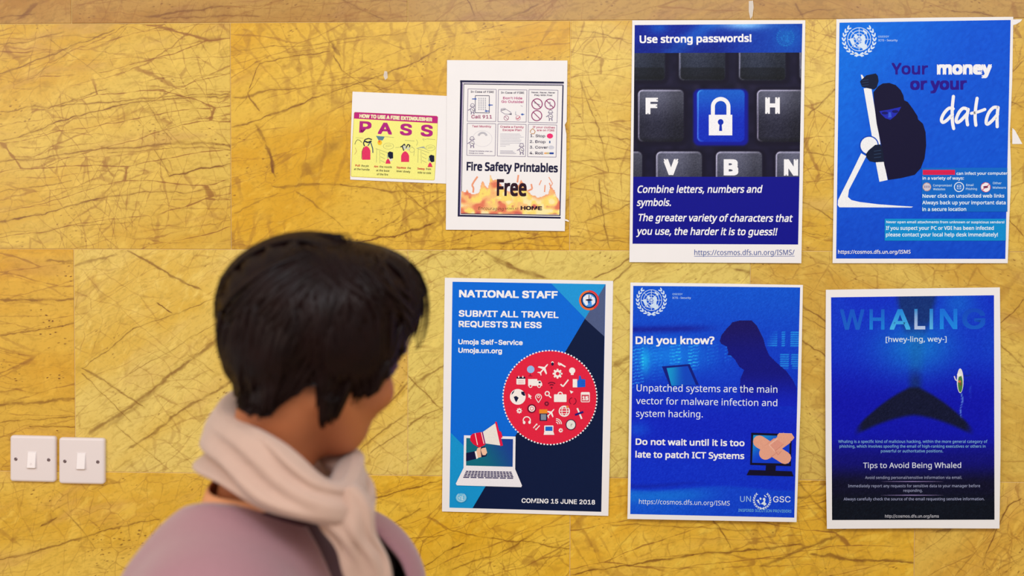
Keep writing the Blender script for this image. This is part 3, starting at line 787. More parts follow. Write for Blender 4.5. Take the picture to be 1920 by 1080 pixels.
for y in (362, 376, 390): k.line([(236, y), (294, y)], 4, (220, 150, 150), ZC)
for x in (368, 460):
    k.ell(x, 420, 20, 20, IW, ZC, 14); k.up(); k.ell(x, 420, 11, 11, RD, ZC, 12)
for r_ in (24, 48): k.ring(593, 432, r_+4, 11, DK, ZC, 12, a0=-135, a1=-45)
k.ell(593, 438, 10, 10, DK, ZC, 10)
k.line([(688, 400), (714, 425), (772, 352)], 15, IW, ZC)
k.rect(818, 346, 866, 434, IW, ZC); k.poly([(866, 370), (884, 345), (884, 312), (900, 308), (910, 345), (952, 348), (952, 430), (866, 434)], (20, 96, 214), ZC)
for y in (368, 390, 410): k.line([(908, y), (950, y)], 3, (10, 60, 170), ZC)
k.ell(232, 535, 84, 84, IW, ZC, 32); k.up(); k.poly([(188, 535), (215, 525), (242, 545), (215, 595), (200, 565)], NB, ZC); k.poly([(268, 480), (300, 480), (312, 520), (296, 525), (270, 505)], NB, ZC); k.poly([(170, 490), (200, 460), (188, 490), (165, 515)], (40, 40, 80), ZC)
k.poly([(343, 500), (382, 530), (368, 535), (378, 555), (368, 558), (358, 540), (346, 545)], IW, ZC); k.poly([(785, 465), (826, 480), (800, 502)], IW, ZC)
k.ring(453, 538, 32, 8, IW, ZC, 20, a0=150, a1=390); k.line([(424, 552), (453, 597), (481, 552)], 8, IW, ZC); k.ring(453, 532, 13, 7, IW, ZC, 14)
k.ring(546, 500, 22, 12, IW, ZC, 18); k.line([(560, 518), (588, 545)], 13, IW, ZC)
k.rrect(618, 508, 752, 590, 8, IW, ZC); k.ring(685, 508, 24, 12, IW, ZC, 4, a0=180, a1=360)
k.ring(818, 580, 36, 7, DK, ZC, 20, a0=-60, a1=80); k.ring(818, 580, 36, 7, DK, ZC, 20, a0=120, a1=260)
k.rrect(904, 484, 1000, 592, 12, IW, ZC); k.up(); k.rect(912, 512, 992, 584, (214, 70, 90), ZC); k.up(); k.text('15', 920, 572, 984, 572, 44, IW, ZC, bold=.05, font='inter')
k.ell(540, 608, 24, 24, DK, ZC, 14); k.up(); k.ell(540, 608, 10, 10, (200, 60, 80), ZC, 12)
k.ell(380, 660, 48, 48, DK, ZC, 20); k.up(); k.ell(382, 660, 33, 33, IW, ZC, 18); k.up(); k.ring(382, 660, 18, 7, RD, ZC, 14)
k.rect(460, 668, 548, 712, (240, 140, 40), ZC); k.rect(466, 712, 545, 790, NB, ZC); k.up(); k.rect(478, 720, 534, 782, (130, 140, 160), ZC)
k.ring(728, 688, 54, 12, IW, ZC, 24); k.ring(728, 688, 26, 8, IW, ZC, 20, ry=52); k.line([(672, 688), (784, 688)], 8, IW, ZC); k.line([(682, 662), (774, 662)], 6, IW, ZC); k.line([(682, 714), (774, 714)], 6, IW, ZC); k.ell(762, 640, 14, 14, (236, 130, 60), ZC, 10)
k.line([(866, 655), (914, 770)], 18, IW, ZC); k.up(); k.line([(842, 728), (930, 695)], 20, (30, 20, 120), ZC)
k.ring(328, 785, 38, 11, IW, ZC, 18, a0=150, a1=390); k.ell(300, 808, 14, 18, IW, ZC, 12); k.ell(358, 806, 14, 18, IW, ZC, 12)
k.line([(398, 868), (436, 822)], 11, IW, ZC); k.line([(425, 885), (466, 840)], 11, IW, ZC); k.poly([(424, 825), (442, 818), (440, 840)], IW, ZC); k.poly([(418, 868), (420, 890), (438, 886)], IW, ZC)
for r_ in (20, 40, 58): k.ring(640, 826, r_, 9, IW, ZC, 12, a0=-90, a1=0)
k.ell(798, 832, 55, 57, NB, ZC, 26); k.up(); k.ell(798, 832, 47, 49, (232, 232, 226), ZC, 24); k.up(); k.line([(800, 850), (800, 826), (815, 826)], 5, (90, 90, 90), ZC)
k.rrect(514, 840, 612, 906, 8, IW, ZC); k.poly([(514, 906), (612, 906), (622, 940), (508, 940)], IW, ZC); k.up(); k.rect(526, 852, 602, 898, (24, 104, 206), ZC)
k.split([(370, 260), (510, 235), (603, 178), (706, 195), (656, 288), (812, 260), (265, 360), (375, 390), (448, 400), (593, 410), (730, 390), (845, 390), (905, 380), (232, 535), (364, 530), (453, 545), (560, 512), (685, 545), (805, 478), (818, 580), (952, 540), (540, 608), (248, 683), (380, 660), (505, 730), (585, 705), (728, 688), (890, 715), (328, 790), (430, 855), (660, 805), (798, 832), (563, 890), (690, 892)], ZC)
k = Part(po, 'printed_laptop', 'white laptop with a dark keyboard'); LW = (238, 236, 242)
k.poly([(190, 230), (805, 245), (800, 640), (185, 622)], LW, ZD); k.poly([(185, 618), (800, 633), (882, 830), (872, 848), (105, 826), (93, 806)], LW, ZD)
k.up(2)
SQ = [(218, 262), (775, 275), (770, 605), (215, 590)]
k.grid([ZD(*q) for q in SQ], 14, 10, lambda X, Y, U, V: lerp(A3(8, 108, 128)+0*X[..., None], A3(24, 62, 150), sstep(U-(V*.3), 0, 1)))
for r_ in range(5):
    y = 652+r_*18; xa, xb = 214-r_*8, 764+r_*7
    n = 15 if r_ < 4 else 7
    for i in range(n):
        a = xa+(xb-xa)*i/n; b = a+(xb-xa)/n*.82
        if r_ == 4 and i in (3,): b = a+(xb-xa)/n*.95
        k.poly([(a, y+(a-200)*.02), (b, y+(b-200)*.02), (b-1, y+13+(b-200)*.02), (a-1, y+13+(a-200)*.02)], (52, 44, 92), ZD)
k.done()
k = Part(po, 'printed_megaphone', 'red and white megaphone held by a hand')
k.poly([(215, 440), (320, 420), (340, 510), (215, 540)], (14, 14, 60), ZD); k.poly([(318, 422), (340, 416), (358, 502), (338, 512)], IW, ZD); k.poly([(338, 418), (350, 385), (385, 370), (400, 390), (395, 490), (355, 498)], (240, 190, 160), ZD)
k.up(); k.poly([(385, 395), (400, 370), (440, 365), (465, 450), (455, 480), (400, 492)], (16, 14, 60), ZD); k.up(); k.poly([(388, 400), (410, 382), (450, 376), (466, 436), (445, 466), (412, 466)], (242, 196, 166), ZD)
k.poly([(415, 190), (565, 85), (628, 352), (440, 326)], (236, 232, 224), ZD); k.up(); k.poly([(560, 70), (580, 68), (655, 350), (624, 360)], (230, 20, 70), ZD); k.poly([(600, 178), (632, 186), (650, 250), (622, 272)], (230, 20, 70), ZD)
k.poly([(318, 205), (410, 190), (446, 335), (430, 350), (370, 378), (300, 335), (264, 290), (268, 240), (290, 215)], (222, 14, 56), ZD); k.up(); k.poly([(318, 205), (326, 204), (356, 345), (348, 347)], IW, ZD); k.poly([(392, 194), (400, 193), (432, 330), (424, 332)], IW, ZD); k.poly([(406, 192), (416, 190), (446, 326), (438, 332)], (90, 20, 130), ZD)
k.done()
k = Part(po, 'printed_seal', 'pale round seal'); k.ell(157, 974, 66, 56, (90, 186, 226), ZD, 26).up(); k.done()
emblem(po, 'printed_emblem', 157, 970, 38, (190, 222, 240), ZD, rings=2)

# ---- did you know poster
ZE = Z(1160, 510, 4.319); ZF = Z(1160, 740, 4.154); ZG = Z(1390, 800, 6.355)
po = Poster('poster', 'blue poster asking "Did you know?" with a hooded figure and a plastered monitor', 'poster',
            [(1182, 529.7), (1340, 531.5), (1505.5, 534.3), (1501, 760), (1493.5, 979), (1340, 976), (1176.4, 973), (1180, 750)], .001, .012)
FIG = [(815, 560), (830, 510), (870, 460), (920, 405), (980, 390), (1080, 390), (1120, 430), (1150, 490), (1175, 540), (1190, 600), (1220, 670), (1290, 740), (1360, 800), (1405, 860), (1442, 935), (1446, 1090), (1000, 1090), (975, 960), (985, 860), (1012, 795), (975, 770), (940, 712), (905, 677), (880, 675), (884, 650), (875, 608), (830, 585)]
def bgD(X, Y, U, V):
    c = lerp(A3(2, 82, 214)+0*X[..., None], A3(4, 58, 206), sstep(V, 0, .35))
    c = lerp(c, A3(4, 34, 200)+0*c, sstep(V, .35, .6)); c = lerp(c, A3(4, 46, 208)+0*c, sstep(V, .65, .8))
    ex = (X-1160)*4.319; ey = (Y-510)*4.32
    b = np.exp(-((ey-(470-.02*ex))/28)**2)*sstep(ex, 900, 500); c = lerp(c, A3(8, 20, 150)+0*c, b*.8)
    fan = np.exp(-(((ex-420)/330)**2+((ey-680)/130)**2)); c = c+fan[..., None]*A3(4, 60, 30)
    # printed rows of digits running to the right, as in a screen photographed at a slant
    row = np.sin((ey+ex*.18)/27*2*math.pi); colm = (np.sin(ex/150*2*math.pi+1.2) > -.35)*(.75+.5*(rng.random(X.shape)-.5)*2)
    zone = sstep(ey+ex*.05, 590, 620)*sstep(ey+ex*.3, 1010, 930)*sstep(ex, 960, 900)
    c = c+(sstep(row, .35, .8)*colm*zone*(.55+.35*np.sin(ex/70)))[..., None]*A3(40, 100, 50)
    zr = ((ex > 1200) & (ex < 1285) | (ex > 1320) & (ex < 1350) | (ex > 1395) & (ex < 1465))*sstep(ey, 475, 490)*sstep(ey, 615, 600)
    zr2 = ((ex > 1310) & (ex < 1380) | (ex > 1400) & (ex < 1465))*sstep(ey, 650, 665)*sstep(ey, 790, 770)
    c = c+((zr+zr2)*sstep(np.sin(ey/18*2*math.pi), 0, .6))[..., None]*A3(24, 80, 30)
    gl = np.exp(-(((ex-215)/40)**2+((ey-730)/110)**2)); c = c+gl[..., None]*A3(10, 70, 20)
    # pale wave near the foot
    fy = (Y-740)*4.154; fx = (X-1160)*4.154
    wv = sstep(fy-(715+18*np.sin(fx/170)), 0, 30)*(.75-.35*sstep(fx, 300, 900)); c = lerp(c, A3(10, 96, 222)+0*c, wv)
    wl = np.exp(-((fy-(800-.03*fx))/50)**2)*sstep(fx, 900, 500); c = c+wl[..., None]*A3(4, 26, 8)
    wd_ = np.exp(-((fy-(700+14*np.sin(fx/130)))/16)**2)*sstep(fx, 800, 300); c = lerp(c, A3(6, 30, 168)+0*c, wd_*.6)
    gl = np.exp(-(((fx-150)/90)**2+((fy-270)/60)**2)); c = c+gl[..., None]*A3(4, 36, 18)
    return c+nz(c.shape[:2], 4)
Part(po, 'printed_background').grid([ZE(118, 112), ZE(1470, 125), ZF(1368, 958), ZF(90, 930)], 150, 205, bgD).done()
k = Part(po, 'printed_hooded_figure', 'printed dark blue silhouette of a hooded figure')
def inpoly(px, py, poly):
    ins = np.zeros(px.shape, bool); n = len(poly)
    for i in range(n):
        x0, y0 = poly[i]; x1, y1 = poly[(i+1) % n]
        if y0 == y1: continue
        c_ = ((y0 > py) != (y1 > py)) & (px < (x1-x0)*(py-y0)/(y1-y0)+x0); ins ^= c_
    return ins
figp = [ZE(*p) for p in FIG]
def figcol(X, Y, U, V):
    c = lerp(A3(20, 10, 96)+0*X[..., None], A3(10, 12, 128), sstep(V, 0, .45)); c = lerp(c, A3(6, 30, 196)+0*c, sstep(V, .55, 1))
    return c+nz(c.shape[:2], 4)
k.grid([ZE(810, 388), ZE(1450, 388), ZE(1450, 1092), ZE(810, 1092)], 150, 165, figcol, mask=lambda X, Y: inpoly(X, Y, figp)); k.done()
k = Part(po, 'printed_laptop_screen', 'printed slanted laptop screen'); k.poly([(350, 765), (575, 745), (650, 915), (415, 925)], (6, 24, 130), ZE); k.up(2)
k.grid([ZE(388, 778), ZE(560, 762), ZE(626, 915), ZE(428, 922)], 16, 12, lambda X, Y, U, V: lerp(A3(10, 150, 214)+0*X[..., None], A3(6, 70, 200), sstep(U+V*.3, .1, .9))); k.done()
emblem(po, 'printed_emblem', 265, 228, 84, (205, 226, 250), ZE)
k = Part(po, 'printed_office_name'); k.text('OSESGY', 435, 187, 518, 187, 15, (160, 200, 245), ZE, bold=.01, res=1); k.text('ICTS - Security', 435, 217, 585, 217, 16, (180, 210, 248), ZE, bold=.01, res=1).done()
Part(po, 'printed_heading').text('Did you know?', 137, 584, 775, 585, 62, WH, ZE, bold=.02).done()
k = Part(po, 'printed_body_text')
k.text('Unpatched systems are the main', 145, 966, 1285, 978, 56, (228, 236, 252), ZE, bold=.002); k.text('vector for malware infection and', 135, 73, 1235, 90, 52, (228, 236, 252), ZF, bold=.002); k.text('system hacking.', 135, 172, 655, 177, 52, (228, 236, 252), ZF, bold=.002).done()
k = Part(po, 'printed_warning_text'); k.text('Do not wait until it is too', 132, 391, 980, 402, 50, WH, ZF, bold=.018); k.text('late to patch ICT Systems', 130, 490, 978, 502, 50, WH, ZF, bold=.018).done()
k = Part(po, 'printed_web_address'); k.text('https://cosmos.dfs.un.org/ISMS', 158, 850, 865, 864, 36, (225, 236, 252), ZF).done()
k = Part(po, 'printed_provider_name'); k.text('UN', 946, 834, 1030, 834, 44, (160, 200, 245), ZF, font='inter'); k.text('GSC', 1203, 838, 1338, 838, 46, (228, 238, 252), ZF, font='inter', bold=.004); k.text('INSPIRED SOLUTION PROVIDERS', 932, 911, 1345, 919, 22, (120, 200, 240), ZF, font='inter', res=1).done()
emblem(po, 'printed_provider_emblem', 1117, 822, 48, (220, 236, 250), ZF, grid=False)
k = Part(po, 'printed_monitor', 'black printed monitor')
k.poly([(118, 72), (600, 88), (592, 470), (105, 455)], (10, 4, 40), ZG); k.poly([(295, 455), (412, 465), (406, 538), (288, 528)], (10, 4, 40), ZG); k.poly([(95, 515), (600, 532), (622, 592), (62, 578)], (10, 4, 40), ZG)
k.up(2); k.grid([ZG(142, 100), ZG(576, 112), ZG(570, 440), ZG(128, 430)], 12, 10, lambda X, Y, U, V: lerp(A3(20, 150, 220)+0*X[..., None], A3(4, 60, 214), sstep(U*.8+V*.8, .1, .9))); k.done()
k = Part(po, 'printed_plasters', 'pink sticking plasters crossed over the monitor'); PK, PK2, PK3 = (232, 166, 140), (216, 142, 120), (244, 190, 170)
k.line([(213, 178), (520, 372)], 148, PK, ZG, cap=True); k.up(2); k.line([(292, 318), (440, 195)], 156, PK2, ZG); k.up(); k.line([(288, 312), (545, 130)], 146, PK, ZG); k.ell(288, 318, 76, 76, PK, ZG, 24)
k.poly([(430, 98), (450, 78), (600, 82), (632, 130), (610, 160), (480, 262), (420, 200)], PK, ZG); k.poly([(450, 76), (600, 80), (605, 92), (440, 92)], (246, 222, 212), ZG)
k.up(); k.line([(332, 218), (402, 298)], 8, PK3, ZG); k.line([(335, 215), (432, 142)], 10, PK3, ZG); k.poly([(345, 222), (432, 152), (500, 204), (408, 282)], (226, 154, 134), ZG); k.line([(398, 282), (438, 335), (478, 290)], 5, (210, 132, 116), ZG); k.line([(402, 290), (506, 206)], 5, (206, 128, 110), ZG); k.done()

# ---- whaling poster
ZH = Z(1530, 520, 4.321); ZI = Z(1530, 750, 4.153)
po = Poster('poster', 'dark blue underwater poster headed "WHALING" with a whale tail and a surfboard', 'poster',
            [(1548.5, 543.3), (1700, 541), (1874.8, 538.8), (1876.5, 700), (1876, 850), (1874, 991), (1720, 990.5), (1550.5, 991.5), (1548, 860), (1547.5, 700)], .001, .012)
def bgE(X, Y, U, V):
    hx = (X-1530)*4.321; hy = (Y-520)*4.32; base = 0*X[..., None]
    c = base+A3(4, 44, 204)
    c = lerp(c, base+A3(2, 10, 178), sstep(hy, 560, 1050)); c = lerp(c, base+A3(6, 4, 120), sstep(hy, 1250, 1500)); c = lerp(c, base+A3(5, 4, 40), sstep(hy, 1480, 1680)); c = lerp(c, base+A3(2, 10, 26), sstep(hy, 1700, 1850))
    g = np.exp(-(((hx-810)/330)**2+((hy-560)/230)**2)); c = lerp(c, base+A3(6, 122, 216), g*.85)
    g = np.exp(-(((hx-1150)/160)**2+((hy-200)/150)**2)); c = lerp(c, base+A3(8, 104, 214), g*.7)
    g = np.exp(-(((hx-180)/120)**2+((hy-250)/260)**2)); c = lerp(c, base+A3(8, 62, 210), g*.5)
    g = np.exp(-(((hx-1420)/120)**2+((hy-520)/260)**2)); c = lerp(c, base+A3(6, 70, 205), g*.5)
    # whale body rising as a dark column, fading in the glow
    w = 175-.25*np.abs(hy-160); col_ = sstep(np.abs(hx-810)+smooth_noise(X.shape, 8, 7), w+25, w-45)*sstep(hy, 520, 330); c = lerp(c, base+A3(8, 46, 112), col_*.9)
    col2 = sstep(np.abs(hx-812), 95, 10)*sstep(hy, 380, 520)*sstep(hy, 800, 700); c = lerp(c, base+A3(12, 104, 186), col2*.55)
    col3 = sstep(np.abs(hx-805), 85, 5)*sstep(hy, 690, 860)*sstep(hy, 980, 900); c = lerp(c, base+A3(6, 42, 120), col3*.9)
    # tail flukes
    ix = np.abs(hx-795)
    topc = 885+np.maximum(ix-35, 0)*.40+(ix/330)**2*75; botc = 1128+(ix/330)**1.7*70+ix*.06
    fl = sstep(hy-topc, -12, 26)*sstep(botc-hy, -10, 34)*sstep(ix, 500, 400)
    c = lerp(c, base+A3(8, 14, 44), fl*.96)
    g = np.exp(-(((hx-1480)/60)**2+((hy-1130)/110)**2)); c = lerp(c, base+A3(10, 60, 200), g*.5)
    g = np.exp(-(((hx-800)/210)**2+((hy-1300)/110)**2))*(1-fl); c = lerp(c, base+A3(6, 2, 168), g*.5)
    wake = sstep(np.abs(hx-1178-8*np.sin(hy/30)), 10, 2)*sstep(hy, 930, 950)*sstep(hy, 1160, 1100)*(rng.random(X.shape) < .6); c = lerp(c, base+A3(110, 160, 240), wake*.8)
    wake = sstep(np.abs(hx-1250), 7, 1)*sstep(hy, 870, 890)*sstep(hy, 1010, 980)*(rng.random(X.shape) < .5); c = lerp(c, base+A3(60, 110, 220), wake*.7)
    return c+nz(c.shape[:2], 4.5)
Part(po, 'printed_background').grid([ZH(122, 162), ZH(1442, 145), ZI(1390, 932), ZI(125, 935)], 160, 214, bgE).done()
k = Part(po, 'printed_heading', 'blue letters brightening towards the middle')
for s, x0, x1, c0, c1, yb in (('W', 195, 392, (20, 96, 208), (14, 84, 206), 425), ('H', 433, 555, (22, 130, 226), (16, 92, 208), 424), ('A', 597, 765, (70, 184, 240), (24, 132, 226), 424), ('L', 797, 885, (190, 206, 240), (40, 140, 214), 422), ('I', 920, 948, (90, 184, 236), (30, 126, 216), 421), ('N', 1003, 1145, (24, 140, 236), (16, 110, 224), 420), ('G', 1185, 1372, (14, 92, 208), (8, 70, 196), 418)):
    if s == 'I':
        A_, B_ = tuple(lin(c0))+(1.0,), tuple(lin(c1))+(1.0,)
        k.add([ZH(x0, yb), ZH(x1, yb), ZH(x1, yb-166), ZH(x0, yb-166)], [(0, 1, 2, 3)], [A_, A_, B_, B_])
        continue
    k.text(s, x0, yb, x1, yb, 166 if s != 'G' else 164, (c0, c1), ZH, bold=.016, font='inter', res=4)
k.done()
Part(po, 'printed_pronunciation').text('[hwey-ling, wey-]', 565, 524, 1058, 520, 42, (214, 232, 246), ZH, bold=.006).done()
k = Part(po, 'printed_surfboard', 'white and green printed surfboard with a paddler')
k.ell(1168, 838, 27, 100, (228, 226, 230), ZH, 26); k.up(2); k.ell(1169, 862, 19, 70, (70, 130, 60), ZH, 20, a0=0, a1=360); k.up(); k.ell(1160, 790, 18, 14, (240, 238, 240), ZH, 12); k.line([(1160, 848), (1130, 830), (1120, 800)], 9, (222, 216, 226), ZH); k.ell(1164, 844, 12, 10, (216, 110, 70), ZH, 12); k.ell(1172, 866, 9, 14, (120, 90, 50), ZH, 12)
k.line([(1198, 795), (1228, 798), (1250, 790)], 6, (10, 40, 150), ZH); k.done()
k = Part(po, 'printed_body_text'); BT = (170, 196, 232)
for s, x0, y0, x1 in (('Whaling is a specific kind of malicious hacking, within the more general category of', 173, 334, 1335), ('phishing, which involves spoofing the email of high-ranking executives or others in', 183, 371, 1320), ('powerful or authoritative positions.', 505, 408, 990)):
    k.text(s, x0, y0, x1, y0, 22, (130, 184, 230), ZI, bold=.004, res=1)
for s, x0, y0, x1 in (('Avoid sending personal/sensitive information via email.', 382, 615, 1137), ('Immediately report any requests for sensitive data to your manager before', 250, 680, 1278), ('responding.', 680, 716, 830), ('Always carefully check the source of the email requesting sensitive information.', 215, 782, 1312)):
    k.text(s, x0, y0, x1, y0-1, 22, (150, 156, 190), ZI, bold=.004, res=1)
for y in (635, 741):
    k.poly([(500, y), (750, y-2.5), (1000, y), (750, y+2.5)], (170, 150, 210), ZI)
k.done()
Part(po, 'printed_subheading').text('Tips to Avoid Being Whaled', 367, 530, 1130, 529, 42, (220, 226, 244), ZI, bold=.004).done()
Part(po, 'printed_web_address').text('http://cosmos.dfs.un.org/isms', 537, 916, 957, 916, 24, (190, 190, 200), ZI, bold=.004, font='inter', res=1).done()

# ---- fire extinguisher sheet
ZJ = Z(640, 90, 3.0); ZK = Z(655, 195, 7.2)
po = Poster('notice', 'white sheet with the yellow "PASS" fire extinguisher picture, left of the fire safety sheet', 'notice',
            [(661, 171.7), (750, 175.5), (840, 180), (840, 344.5), (750, 341), (656.7, 336.7), (658, 250)], .0004, .0012)
k = Part(po, 'printed_yellow_panel', 'yellow panel with a magenta header')
YL = (244, 240, 134)
k.poly([(75, 108), (1180, 160), (1196, 175), (1190, 400), (1152, 1020), (1138, 1032), (600, 1010), (30, 984), (18, 965), (40, 500), (62, 120)], (214, 196, 90), ZK)
k.up(2); k.poly([(78, 112), (1178, 165), (1190, 178), (1184, 400), (1146, 1016), (1134, 1026), (600, 1002), (34, 976), (26, 962), (48, 500), (68, 122)], YL, ZK)
k.up(2); k.poly([(76, 110), (1180, 163), (1196, 180), (1190, 262), (62, 196), (66, 120)], (190, 36, 122), ZK).done()
Part(po, 'printed_heading').text('HOW TO USE A FIRE EXTINGUISHER', 135, 186, 1118, 236, 52, (240, 236, 190), ZK, bold=.05, font='inter').done()
k = Part(po, 'printed_pass_letters', 'large magenta letters'); MG = (178, 36, 128)
for s, x0, y0, x1, y1 in (('P', 132, 386, 294, 394), ('A', 382, 404, 576, 413), ('S', 680, 419, 842, 427), ('S', 960, 434, 1124, 441)): k.text(s, x0, y0, x1, y1, 156, MG, ZK, bold=.026, font='inter', res=4)
k.done()
k = Part(po, 'printed_drawing'); RE = (226, 52, 98); BK = (34, 36, 60); LG = (176, 178, 120)
def ext(cx, top, bot, w):
    k.poly([(cx-w, bot), (cx-w, top+60), (cx-w*.7, top+25), (cx-w*.2, top), (cx+w*.2, top), (cx+w*.7, top+25), (cx+w, top+60), (cx+w, bot)], RE, ZK)
ext(228, 570, 752, 56); ext(753, 640, 782, 54); ext(522, 740, 805, 34); ext(1090, 790, 842, 32); k.up()
k.line([(205, 570), (190, 530), (210, 480), (260, 465), (305, 480)], 14, BK, ZK); k.line([(250, 565), (285, 510), (315, 600), (318, 660)], 12, (40, 70, 110), ZK); k.line([(205, 500), (250, 520), (300, 500)], 20, BK, ZK); k.line([(170, 520), (140, 490), (110, 480), (85, 510), (75, 545)], 6, BK, ZK); k.line([(80, 590), (98, 640), (70, 680)], 5, (200, 150, 110), ZK); k.line([(195, 580), (170, 640), (165, 740)], 5, (90, 60, 60), ZK)
k.line([(735, 630), (715, 570), (690, 580)], 14, BK, ZK); k.line([(705, 575), (745, 540), (760, 600), (790, 545), (820, 560), (800, 600)], 14, BK, ZK); k.ell(742, 590, 22, 30, (210, 214, 190), ZK, 14); k.ell(795, 600, 22, 22, (214, 214, 180), ZK, 14)
for cx, cy in ((555, 690), (1112, 735)):
    k.poly([(cx-38, cy-30), (cx-10, cy-50), (cx+34, cy-38), (cx+36, cy+42), (cx-4, cy+52), (cx-30, cy+20)], (18, 20, 50), ZK); k.ell(cx-36, cy+15, 10, 30, (170, 190, 150), ZK, 10)
k.ell(560, 750, 24, 20, (230, 226, 200), ZK, 12)
k.poly([(360, 430), (478, 440), (450, 490), (395, 490)], (90, 130, 150), ZK); k.ell(410, 520, 30, 34, (246, 196, 40), ZK, 14); k.ell(405, 505, 14, 16, (230, 110, 60), ZK, 10)
for cx, cy, a, b in ((528, 568, 70, 42), (1095, 592, 62, 40)): k.ring(cx, cy, a, 5, LG, ZK, 22, ry=b); k.line([(cx-40, cy+8), (cx+40, cy-4)], 4, LG, ZK); k.line([(cx-40, cy-10), (cx+30, cy-18)], 3, LG, ZK)
for ox in (0, 560): 
    k.line([(355+ox, 600), (520+ox, 660)], 5, LG, ZK); k.line([(370+ox, 610), (365+ox, 790)], 5, LG, ZK); k.line([(408+ox, 630), (412+ox, 800)], 4, LG, ZK)
    for y in (660, 710, 760): k.line([(420+ox, y), (480+ox, y+30)], 5, LG, ZK)
k.line([(480, 440), (600, 452)], 5, LG, ZK); k.line([(750, 490), (880, 500)], 5, LG, ZK); k.line([(1040, 470), (1160, 480)], 5, LG, ZK); k.line([(85, 455), (190, 462)], 4, LG, ZK); k.ring(845, 620, 34, 4, LG, ZK, 16); k.line([(620, 590), (690, 580)], 4, LG, ZK); k.line([(830, 560), (880, 610), (870, 700)], 4, LG, ZK)
for i in range(6): k.line([(905+i*20, 600-i*4), (1010+i*4, 572+i*8)], 4, (150, 160, 170), ZK)
k.line([(905, 480), (925, 520), (905, 560)], 5, LG, ZK); k.line([(1010, 500), (990, 470), (1040, 480)], 4, LG, ZK)
k.split([(190, 600), (470, 620), (760, 620), (1040, 640)], ZK)
k = Part(po, 'printed_instruction_text', 'tiny red and black instructions'); RT_ = (206, 50, 60); GT = (60, 60, 44)
for s, c_, x0, y0, x1, y1 in (('Pull', RT_, 80, 842, 142, 844), ('the pin', GT, 160, 846, 262, 850), ('at the handle', GT, 62, 890, 272, 900), ('Aim', RT_, 332, 855, 388, 858), ('the nozzle', GT, 405, 858, 574, 866), ('at the base', GT, 362, 908, 540, 916), ('of the fire', GT, 370, 960, 522, 967),
      ('Squeeze', RT_, 637, 868, 765, 875), ('the', GT, 782, 876, 830, 878), ('lever slowly', GT, 637, 918, 822, 928), ('Sweep', RT_, 918, 884, 1018, 890), ('from', GT, 1034, 890, 1102, 893), ('side to side', GT, 920, 936, 1102, 946)):
    k.text(s, x0, y0, x1, y1, 27, c_, ZK, bold=.02 if c_ is RT_ else .008, res=1)
k.done()

# ---- fire safety sheet
ZL = Z(860, 145, 6.967); ZM = Z(850, 290, 7.2)
po = Poster('notice', 'white sheet headed "Fire Safety Printables Free" with flames along its foot', 'notice',
            [(838.3, 112.7), (950, 113.2), (1064, 113.5), (1062.5, 228), (1059, 234), (1062, 252), (1061.5, 330), (1059, 433.3), (950, 431.5), (836, 430.7), (837, 270)], .0018, .003)
k = Part(po, 'printed_frame', 'black double-lined printed frame'); FR = (24, 24, 62)
J = ZJ
k.line([(668, 187), (1252, 195)], 11, FR, J); k.line([(675, 184), (660, 948)], 11, FR, J); k.line([(656, 943), (1234, 955)], 10, FR, J)
k.up(); k.line([(688, 203), (1249, 210)], 4, FR, J); k.line([(689, 202), (673, 934)], 3, FR, J); k.line([(682, 200), (667, 940)], 4, (150, 130, 176), J); k.line([(1247, 208), (1229, 944)], 7, (50, 48, 84), J); k.line([(673, 932), (1231, 942)], 5, (60, 40, 66), J); k.line([(682, 197), (1248, 205)], 4, (170, 160, 190), J); k.done()
k = Part(po, 'printed_flames', 'printed orange and yellow flames')
Lx, Rx = 866.0, 1050.5
def fltop(x):
    pts = [(866, 358), (872, 360), (876, 352), (880, 362), (890, 364), (898, 360), (902, 343), (905, 336), (909, 345), (914, 352), (918, 340), (919, 322), (924, 338), (932, 336), (940, 346), (950, 356), (958, 360), (966, 352), (972, 346), (977, 336), (983, 344), (990, 358), (1000, 366), (1010, 370), (1020, 366), (1028, 362), (1032, 348), (1040, 356), (1044, 368), (1050, 376), (1053, 376)]
    return np.interp(x, [p[0] for p in pts], [p[1] for p in pts])
def flc(X, Y, U, V):
    n1 = smooth_noise(X.shape, 7, 1.0); n2 = smooth_noise(X.shape, 14, 1.0); n3 = smooth_noise(X.shape, 4, .6)
    base = 0*X[..., None]
    depth = (Y-fltop(X))/40
    c = base+A3(248, 190, 124)
    c = lerp(c, base+A3(250, 222, 116), sstep(n2+n3*.5, -.6, .4)); c = lerp(c, base+A3(252, 240, 190), sstep(n1+n2*.5, .4, 1.3)*.75); c = lerp(c, base+A3(226, 122, 92), sstep(-n2-n1*.6+(Y-370)/40, .5, 1.4)); c = lerp(c, base+A3(190, 88, 90), sstep(-n1+(Y-380)/30, 1.0, 1.9)*.7)
    edge = sstep(depth, .25, 0); c = lerp(c, base+A3(238, 140, 118), edge*.6)
    return c
k.grid([(Lx, 318), (Rx, 320), (Rx-1.5, 402.5), (Lx-2, 400)], 150, 68, flc, mask=lambda X, Y: Y > fltop(X)+smooth_noise(X.shape, 3, .8))
for pts, w in (([(895.5, 331), (889, 340), (885, 347), (888, 353), (887, 361)], 3.2), ([(972, 328), (970, 342)], 3), ([(1015, 338), (1011, 347)], 1.8), ([(1029, 332), (1036, 344), (1031, 352)], 1.5), ([(1022, 347), (1021, 360)], 2.2), ([(996, 345), (998, 354), (990, 358)], 3), ([(1030, 343), (1034, 354)], 2)): k.line(pts, w, (238, 158, 122))
k.done()
Part(po, 'printed_heading').text('Fire Safety Printables', 178, 215, 1410, 240, 118, (22, 20, 58), ZM, bold=.025).done()
Part(po, 'printed_word_free').text('Free', 585, 556, 988, 562, 226, (44, 16, 34), ZM, bold=.024).done()
